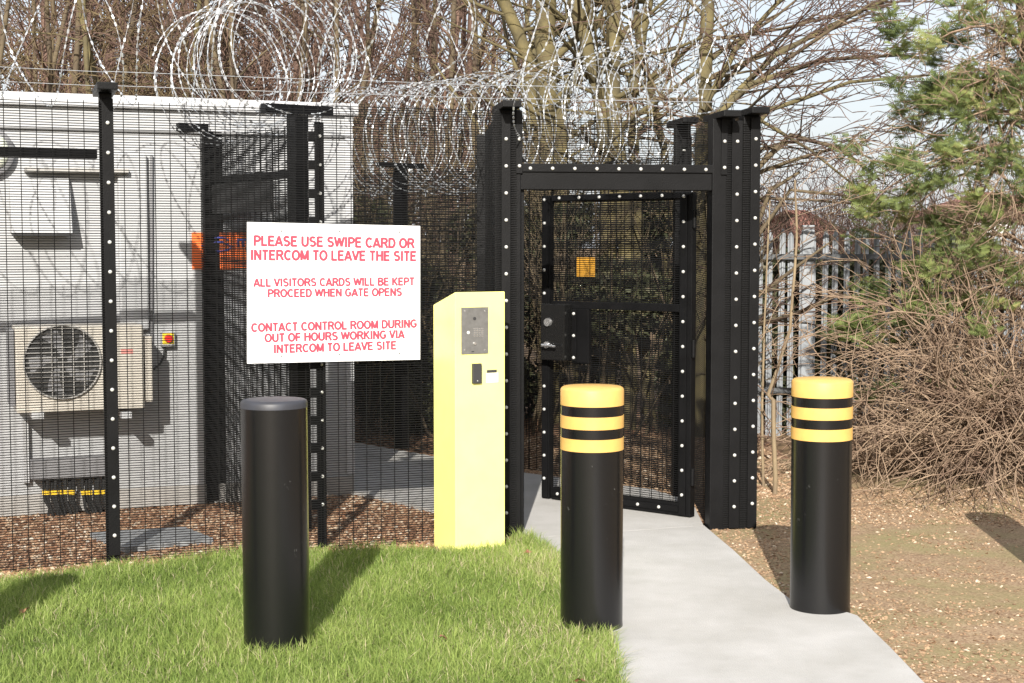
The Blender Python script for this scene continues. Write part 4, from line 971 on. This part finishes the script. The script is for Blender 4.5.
# right hand tree with long branches sweeping to the right
Pr = dict(BASE); Pr.update(kids=[1.4, 1.05, 0.9], bias=(0.14, 0, -0.03), trop=[0.0, -0.02, -0.05, -0.08], first=0.15, wob=0.045, rmin=0.0038, ratio=0.62, ang=(.25, .75))
t, n = tree('bare tree behind the right gate post with long branches sweeping right', [
    (stem([(699, 470), (700, 250), (703, 120), (708, 20), (712, -90)], 12.6), 0.075, 0.05, 1.8),
    (stem([(700, 160), (724, 105), (775, 55), (860, 11), (930, -20)], 12.3), 0.035, 0.012, 1.3),
    (stem([(703, 130), (750, 84), (820, 60), (900, 55), (950, 62)], 12.0, 0.1), 0.025, 0.009, 1.1),
    (stem([(700, 190), (770, 110), (850, 82), (930, 75)], 12.2, -0.1), 0.026, 0.008, 1.1),
    (stem([(703, 110), (735, 50), (775, 5), (820, -40)], 12.4), 0.03, 0.012, 1.3),
    (stem([(701, 170), (760, 120), (810, 150), (860, 190)], 12.1), 0.022, 0.007, 0.9)], 3, Pr, M['bark'], (M['bark_dark'], M['twig_brown']), 34); cnt += n
Pd = dict(BASE); Pd.update(kids=[0.55, 0.8, 0.7], wob=0.05, ang=(.25, .75), bias=(0.08, 0, -0.05), trop=[0, -0.03, -0.08], first=0.1, rmin=0.004)
t, n = tree('low bare tree with drooping twigs just right of the gate', [
    (stem([(742, 440), (745, 330), (752, 240), (770, 190), (800, 172)], 12.45), 0.03, 0.012, 1.0),
    (stem([(738, 440), (736, 280), (756, 170), (790, 135), (840, 148), (880, 180)], 12.4), 0.035, 0.010, 1.1),
    (stem([(748, 250), (790, 190), (840, 195), (880, 215)], 12.3), 0.016, 0.008, 0.7)], 3, Pd, M['bark_dark'], (M['bark_dark'], M['twig_brown']), 35); cnt += n
# left thicket
Pl = dict(BASE); Pl.update(kids=[1.7, 1.5, 1.3], first=0.35, trop=[0.02, 0.04, 0.03], rmin=0.0045, seg=0.25)
for i, (px, Y, sc, kind, lab) in enumerate(((-20, 14.5, 1.0, 0, 'olive twigged bare tree over the building roof at the far left corner'), (62, 15.3, 1.0, 0, 'olive brown bare tree above the roof, left of the fence post'),
        (135, 15.0, 1.0, 0, 'mossy stemmed bare tree above the roof, right of the fence post'), (168, 16.2, 1.0, 1, 'brown bare tree behind the mossy one above the building roof'),
        (250, 15.0, 1.0, 1, 'reddish brown bare tree behind the dense razor wire loops'), (325, 15.6, 1.0, 1, 'reddish brown bare tree above the right end of the building'),
        (405, 16.4, 1.0, 1, 'dense brown bare tree above the rear fence post'), (462, 15.6, 1.0, 1, 'brown bare tree just left of the gate posts'), (210, 18, 1.1, 1, 'distant brown bare tree in the middle of the left thicket'), (20, 18, 1.1, 1, 'distant brown bare tree at the left end of the thicket'),
        (365, 18, 1.1, 1, 'distant brown bare tree behind the end of the building'))):
    g = random.Random(50 + i); b0 = at(px, 300, Y); ss = []
    for k in range(3):
        x0, lean = b0.x + g.uniform(-.25, .25), g.uniform(-1.1, 1.1)
        ss.append(([(x0, Y + g.uniform(-.2, .2), 0), (x0 + lean * .25, Y, 1.6), (x0 + lean * .6, Y + g.uniform(-.3, .3), 3.2), (x0 + lean, Y, 5.2)], 0.05 * sc * g.uniform(.5, 1.1), 0.02, 1.5 * sc))
    mt = M['bark'] if i == 2 else M['bark_dark']; mtw = M['twig_olive'] if kind == 0 else M['twig_brown']
    t, n = tree(lab, ss, 3, Pl, mt, (mt, mtw), 60 + i); cnt += n
print('twig segments', cnt)

# far tree lines
def far_wood(name, label, x0, x1, Y0, Y1, n, h, mt, seed):
    g = random.Random(seed); out = [[], [], [], []]
    P = dict(BASE); P.update(seg=0.6, kids=[1.2, 1.1], rmin=0.012, ratio=0.55, trop=[0.02, 0.03])
    for i in range(n):
        x_, y_ = g.uniform(x0, x1), g.uniform(Y0, Y1); grow(out, g, (x_, y_, -0.5), (g.gauss(0, .08), 0, 1), h * g.uniform(.7, 1.1), 0.09, 0, 2, P)
    o = link(name, segs_mesh(name, sum(out, []), 3), mt); return tag(o, label, 'wood', kind='stuff')
far_wood('far_wood', 'far mass of brown bare trees behind the left thicket', -16, -1.0, 24, 32, 90, 7.5, M['twig_brown'], 5)

# evergreen undergrowth behind the rear fence
def leaf_cloud(name, clumps, per, size, m, parent, power=1.0, dark=0.0, elong=1.0, up=0.0, g=None, sb=0.5):
    g = g or NR; Vs, Fs, Sh = [], [], []; tot = 0
    for ci, (cx, cy, cz, rx_, ry_, rz_) in enumerate(clumps):
        n = int(per * rx_ * rz_ * 12) + 20
        d = g.normal(0, 1, (n, 3)); d /= np.linalg.norm(d, axis=1, keepdims=True); rad = g.random((n, 1)) ** 0.45
        P = np.array([cx, cy, cz]) + d * rad * np.array([rx_, ry_, rz_])
        ax = d * 0.8 + g.normal(0, 0.6, (n, 3)); ax[:, 2] += up; ax /= np.linalg.norm(ax, axis=1, keepdims=True)
        w_ = np.cross(ax, g.normal(0, 1, (n, 3))); w_ /= np.linalg.norm(w_, axis=1, keepdims=True)
        s = size * g.uniform(.6, 1.3, (n, 1))
        V = np.stack([P - ax * s * elong * .5, P + w_ * s * .28, P + ax * s * elong * .5, P - w_ * s * .28], 1)
        Vs.append(V.reshape(-1, 3)); Fs.append(np.arange(n * 4).reshape(n, 4) + tot); tot += n * 4
        Sh.append((sb + g.uniform(-.15, .15) + g.normal(0, .18, n)).clip(0, 1))
    return link(name, np_mesh(name, np.concatenate(Vs), np.concatenate(Fs), shade=np.concatenate(Sh)), m, parent)
for i, (xa, xb, lab) in enumerate(((-3.2, -1.1, 'dark evergreen bush behind the end of the building'), (-1.3, 0.5, 'dark ivy covered bush seen behind the kiosk and rear fence'), (0.3, 1.75, 'dark evergreen bush seen through the open gate'), (1.6, 2.9, 'dark evergreen bush behind the gate end, before the palisade'))):
    H_ = thing('evergreen_bush', lab, 'bush', 'dark bushes behind the rear fence'); g = random.Random(90 + i); cl = []
    for k in range(15 if i in (1, 2) else 26):
        if xb > 2: y_ = g.uniform(13.1, 13.6); 
        else: y_ = g.uniform(12.4, 14.6)
        cl.append((g.uniform(xa, xb), y_, g.uniform(0.1, 1.9 if i < 3 else 1.1), g.uniform(.22, .42), .3, g.uniform(.22, .42)))
    leaf_cloud('foliage', cl, 900, 0.06, M['ivy'], H_, elong=1.3)
    out = [[], [], [], []]
    for k in range(22 if i < 3 else 10): grow(out, g, (g.uniform(xa, xb), g.uniform(12.2, 14.2), 0), (g.gauss(0, .25), 0, 1), 2.3 if i < 3 else 1.6, 0.016, 1, 3, dict(BASE, kids=[1, 1.4, 1.2]))
    link('stems', segs_mesh('stems', out[1] + out[2] + out[3], 3), M['bark_dark'], H_)
# ------------------------------------------------------------------ saplings right of the gate
for (pxs, Y, r, lab) in ((((775, 497), (773, 400), (768, 395), (790, 330), (797, 240), (795, 180)), 9.6, 0.016, 'thin pale sapling with a kink, between the gate and the right bollard'),
                        (((763, 500), (762, 420), (764, 330), (768, 240), (770, 200)), 9.9, 0.010, 'thinnest straight sapling close to the gate end')):
    t, n = tree(lab, [(stem(pxs, Y), r, r * .4, 0.7)], 3, dict(BASE, kids=[0.35, 0.9, 0.8], first=0.3, rmin=0.0025, seg=0.15), M['sapling'], (M['sapling'], M['twig_tan']), 71, 'saplings by the gate end', 'sapling')

# ------------------------------------------------------------------ conifer and brushwood at the right
CF = thing('conifer_tree', 'straggly green conifer with brown bare inner branches at the right edge', 'tree')
g = random.Random(17)
troot = at(1050, 480, 10.9); ttop = at(1018, -160, 10.9)
tp = [troot.lerp(ttop, i / 8) + Vector((g.gauss(0, .03), g.gauss(0, .03), 0)) for i in range(9)]
MB().tube(tp, [0.09 - 0.007 * i for i in range(9)], 9).build('trunk', M['bark_dark'], CF, smooth=True)
clumps_px = [(905, 62, 16, 14), (938, 85, 18, 15), (925, 100, 14, 12), (880, 190, 20, 24), (890, 225, 26, 18), (868, 205, 12, 10), (895, 165, 14, 10), (925, 130, 15, 18), (950, 135, 16, 14), (945, 105, 14, 12), (965, 95, 18, 14), (985, 78, 18, 18), (1003, 100, 20, 20),
             (1010, 130, 18, 24), (1005, 165, 20, 18), (1018, 60, 14, 20), (975, 115, 14, 12), (930, 172, 22, 14), (915, 195, 14, 10), (960, 160, 12, 10), (1020, 200, 12, 12),
             (960, 235, 24, 16), (940, 262, 28, 18), (915, 270, 18, 16), (975, 225, 16, 10), (1003, 270, 18, 12), (925, 290, 18, 12), (875, 305, 22, 12), (850, 322, 16, 10), (893, 330, 26, 12), (870, 342, 18, 8), (910, 318, 18, 10), (945, 320, 14, 8), (985, 250, 14, 8), (990, 305, 12, 8),
             (880, 400, 14, 8), (960, 385, 14, 7), (900, 20, 12, 10), (960, 20, 12, 12), (1015, 25, 14, 16), (935, 45, 12, 10)]
cl = []; out = [[], [], [], []]
k_ = 10.6 / FPX
for (px, py, rx_, rz_) in clumps_px:
    Y = g.uniform(10.1, 11.2); c = at(px, py, Y)
    for q in range(4 if px < 925 else 5):
        cl.append((c.x + g.gauss(0, rx_ * k_ * .8), Y + g.gauss(0, .2), c.z + g.gauss(0, rz_ * k_ * .8), rx_ * k_ * g.uniform(.5, .9), 0.14, rz_ * k_ * g.uniform(.5, .9)))
    # branch from the trunk to the clump, with dead side twigs
    hz = min(0.98, max(0.02, (c.z + 0.5 - g.uniform(0, .6)) / ttop.z)); a0 = troot.lerp(ttop, hz); v = c - a0; n = 8; pr_ = a0
    for i in range(1, n + 1):
        q = a0.lerp(c, i / n) + Vector((g.gauss(0, .02), g.gauss(0, .02), 0.16 * math.sin(math.pi * i / n) * (-1 if g.random() < .1 else 1)))
        out[1].append((*pr_, *q, 0.012 * (1 - i / n) + 0.005, 0.012 * (1 - i / n) + 0.004)); pr_ = q
        for _r in range(2 if px > 960 else (g.random() < .5)):
            grow(out, g, tuple(q), nrm3((v.x + g.gauss(0, .5), v.y + g.gauss(0, .5), v.z + g.gauss(0, .5))), g.uniform(.3, .7), 0.005, 2, 3, dict(BASE, seg=0.1, kids=[1, 1, 1.0], rmin=0.0028, wob=0.12))
link('branches', segs_mesh('branches', out[1] + out[2] + out[3], 3), M['twig_tan'], CF)
# feathery sprays
def sprays(name, cl, m, parent, seed):
    g = np.random.default_rng(seed); Vs = []; Sh = []
    for (cx, cy, cz, rx_, ry_, rz_) in cl:
        ns = int(26 + 900 * rx_ * rz_ * 2.6); tone = 0.5 + g.uniform(-.25, .25)
        for s in range(ns):
            d = g.normal(0, 1, 3); d[2] = abs(d[2]) * .6 - .1; d[0] -= .35; d /= np.linalg.norm(d)
            o = np.array([cx, cy, cz]) + g.normal(0, .5, 3) * [rx_, ry_, rz_]; Ls = g.uniform(.05, .11)
            side = np.cross(d, g.normal(0, 1, 3)); side /= np.linalg.norm(side)
            nl = 7; t = np.linspace(.1, 1, nl)
            for sgn in (-1, 1):
                b0 = o + d * (t * Ls)[:, None]; tip = b0 + (d * .7 + side * sgn) * (0.026 * (1.15 - t * .7))[:, None]; wv = d * 0.0045
                Vs.append(np.stack([b0 - wv, b0 + wv, tip], 1)); Sh.append(np.full(nl, np.clip(tone + g.normal(0, .14), 0, 1)))
    V = np.concatenate(Vs).reshape(-1, 3); return link(name, np_mesh(name, V, np.arange(len(V)).reshape(-1, 3), shade=np.concatenate(Sh)), m, parent)
sprays('foliage', cl, M['needles'], CF, 4)

def brush(label, pts, n, Lr, seed, m, r=0.006, spread=0.9, droop=-0.55, bx=0.0, wob=0.06, zj=0.0):
    g = random.Random(seed); out = [[], [], [], []]
    for i in range(n):
        c = pts[g.randrange(len(pts))]; a = g.uniform(0, 6.283)
        d = nrm3((math.cos(a) * spread + bx, math.sin(a) * spread * .7, g.uniform(.3, 1.3)))
        grow(out, g, (c[0] + g.gauss(0, .18), c[1] + g.gauss(0, .12), c[2] + g.uniform(0, zj)), d, g.uniform(*Lr), r * g.uniform(.6, 1.3), 1, 2, dict(BASE, seg=0.12, kids=[1, .75, .5], trop=[droop] * 3, wob=wob, rmin=0.0028, start=[.1, .1], ratio=.5, ang=(.25, .8)))
    t = thing('brushwood_bush', label, 'bush', 'dead brushwood around the palisade'); link('stems', segs_mesh('stems', out[1] + out[2] + out[3], 3), m, t); return t
b0 = [tuple(at(px, 478, Y)) for px, Y in ((890, 10.5), (915, 10.4), (945, 10.3))]
brush('low tan dead stems sprawling behind the right bollard, left end of the brush pile', [(x_, y_, 0.02) for x_, y_, z_ in b0], 150, (0.45, 0.95), 13, M['twig_tan'], r=0.006, droop=-0.9)
b1 = [tuple(at(px, 478, Y)) for px, Y in ((975, 10.2), (1005, 10.1), (1040, 10.0))]
brush('arching tan dead stems piled on the ground under the conifer', [(x_, y_, 0.02) for x_, y_, z_ in b1], 270, (0.9, 2.0), 3, M['twig_tan'], r=0.0078, droop=-0.85, wob=0.12, zj=0.55)
b2 = [tuple(at(px, 470, Y)) for px, Y in ((990, 11.4), (1025, 11.3), (1060, 11.2))]
brush('darker brown dead stems behind the arching ones, against the palisade', [(x_, y_, 0.1) for x_, y_, z_ in b2], 150, (0.7, 1.5), 4, M['twig_brown'], droop=-0.4)
b3 = [tuple(at(px, 470, Y)) for px, Y in ((780, 12.0), (830, 11.9), (870, 11.8))]
brush('low reddish brown twigs at the foot of the palisade by the gate', [(x_, y_, 0.0) for x_, y_, z_ in b3], 60, (0.25, 0.45), 6, M['twig_brown'], droop=-0.2)
b4 = [tuple(at(px, 430, Y)) for px, Y in ((975, 10.9), (1015, 10.8), (1050, 10.8))]
brush('tall loose tan twigs rising through the conifer', [(x_, y_, 0.5) for x_, y_, z_ in b4], 90, (0.7, 1.6), 7, M['twig_tan'], droop=-0.35, spread=1.0, wob=0.12, zj=0.7)

b5 = [tuple(at(px, 400, Y)) for px, Y in ((765, 15.5), (800, 15.8), (835, 15.5), (870, 15.9), (905, 15.6), (940, 15.8))]
brush('hazy brown twiggy thicket rising behind the palisade, in front of the red roofed house', [(x_, y_, 0.2) for x_, y_, z_ in b5], 420, (1.3, 2.4), 9, M['twig_brown'], r=0.007, droop=0.05, spread=.55)
# hedge of dark stuff behind the palisade
for i, (xa, xb, zt_, lab) in enumerate(((2.0, 4.3, 1.35, 'dark bush behind the palisade right of the tall grey post'), (4.2, 6.6, 1.4, 'dark bush behind the palisade at the right edge'))):
    H_ = thing('evergreen_bush', lab, 'bush', 'dark bushes behind the palisade'); g = random.Random(120 + i)
    cl2 = [(g.uniform(xa, xb), g.uniform(13.5, 14.5), g.uniform(0.0, zt_), g.uniform(.25, .4), .3, g.uniform(.2, .35)) for k in range(60)]
    leaf_cloud('foliage', cl2, 800, 0.07, M['ivy'], H_)

# ------------------------------------------------------------------ far houses
def house(label, x0, x1, Y, eave, ridge, wallm, group='houses beyond the fence'):
    H_ = thing('house', label, 'house', group); D_ = 8.0
    MB().box(((x0 + x1) / 2, Y + D_ / 2, (eave - 1.5) / 2), (x1 - x0, D_, eave + 1.5)).build('wall', wallm, H_)
    m = MB(); e = 0.35
    m.add([(x0 - e, Y - e, eave), (x1 + e, Y - e, eave), (x1 + e, Y + D_ + e, eave), (x0 - e, Y + D_ + e, eave), (x0 + 1.8, Y + D_ / 2, ridge), (x1 - 1.8, Y + D_ / 2, ridge)], [(0, 1, 5, 4), (2, 3, 4, 5), (1, 2, 5), (3, 0, 4), (3, 2, 1, 0)])
    rf = m.build('roof', M['roof'], H_)
    n = int((x1 - x0) / 2.4)
    for i in range(n):
        xc = x0 + (i + .5) * (x1 - x0) / n
        wf = MB().box((xc, Y - 0.02, eave - 0.9), (1.3, 0.06, 1.1)).build('window', M['trim'], H_); MB().box((xc, Y - 0.056, eave - 0.9), (1.1, 0.02, 0.9)).build('pane', M['glass'], wf)
k6 = 58 / FPX
house('red roofed house glimpsed above the palisade between the gate and the conifer', at(779, 230, 58).x, at(850, 230, 58).x, 58, at(800, 238, 58).z, at(800, 210, 62).z, M['brick'])
house('white walled house with red roof glimpsed through the conifer at the right', at(958, 230, 50).x, at(1090, 230, 50).x, 50, at(1000, 218, 50).z, at(1000, 192, 54).z, M['render'])
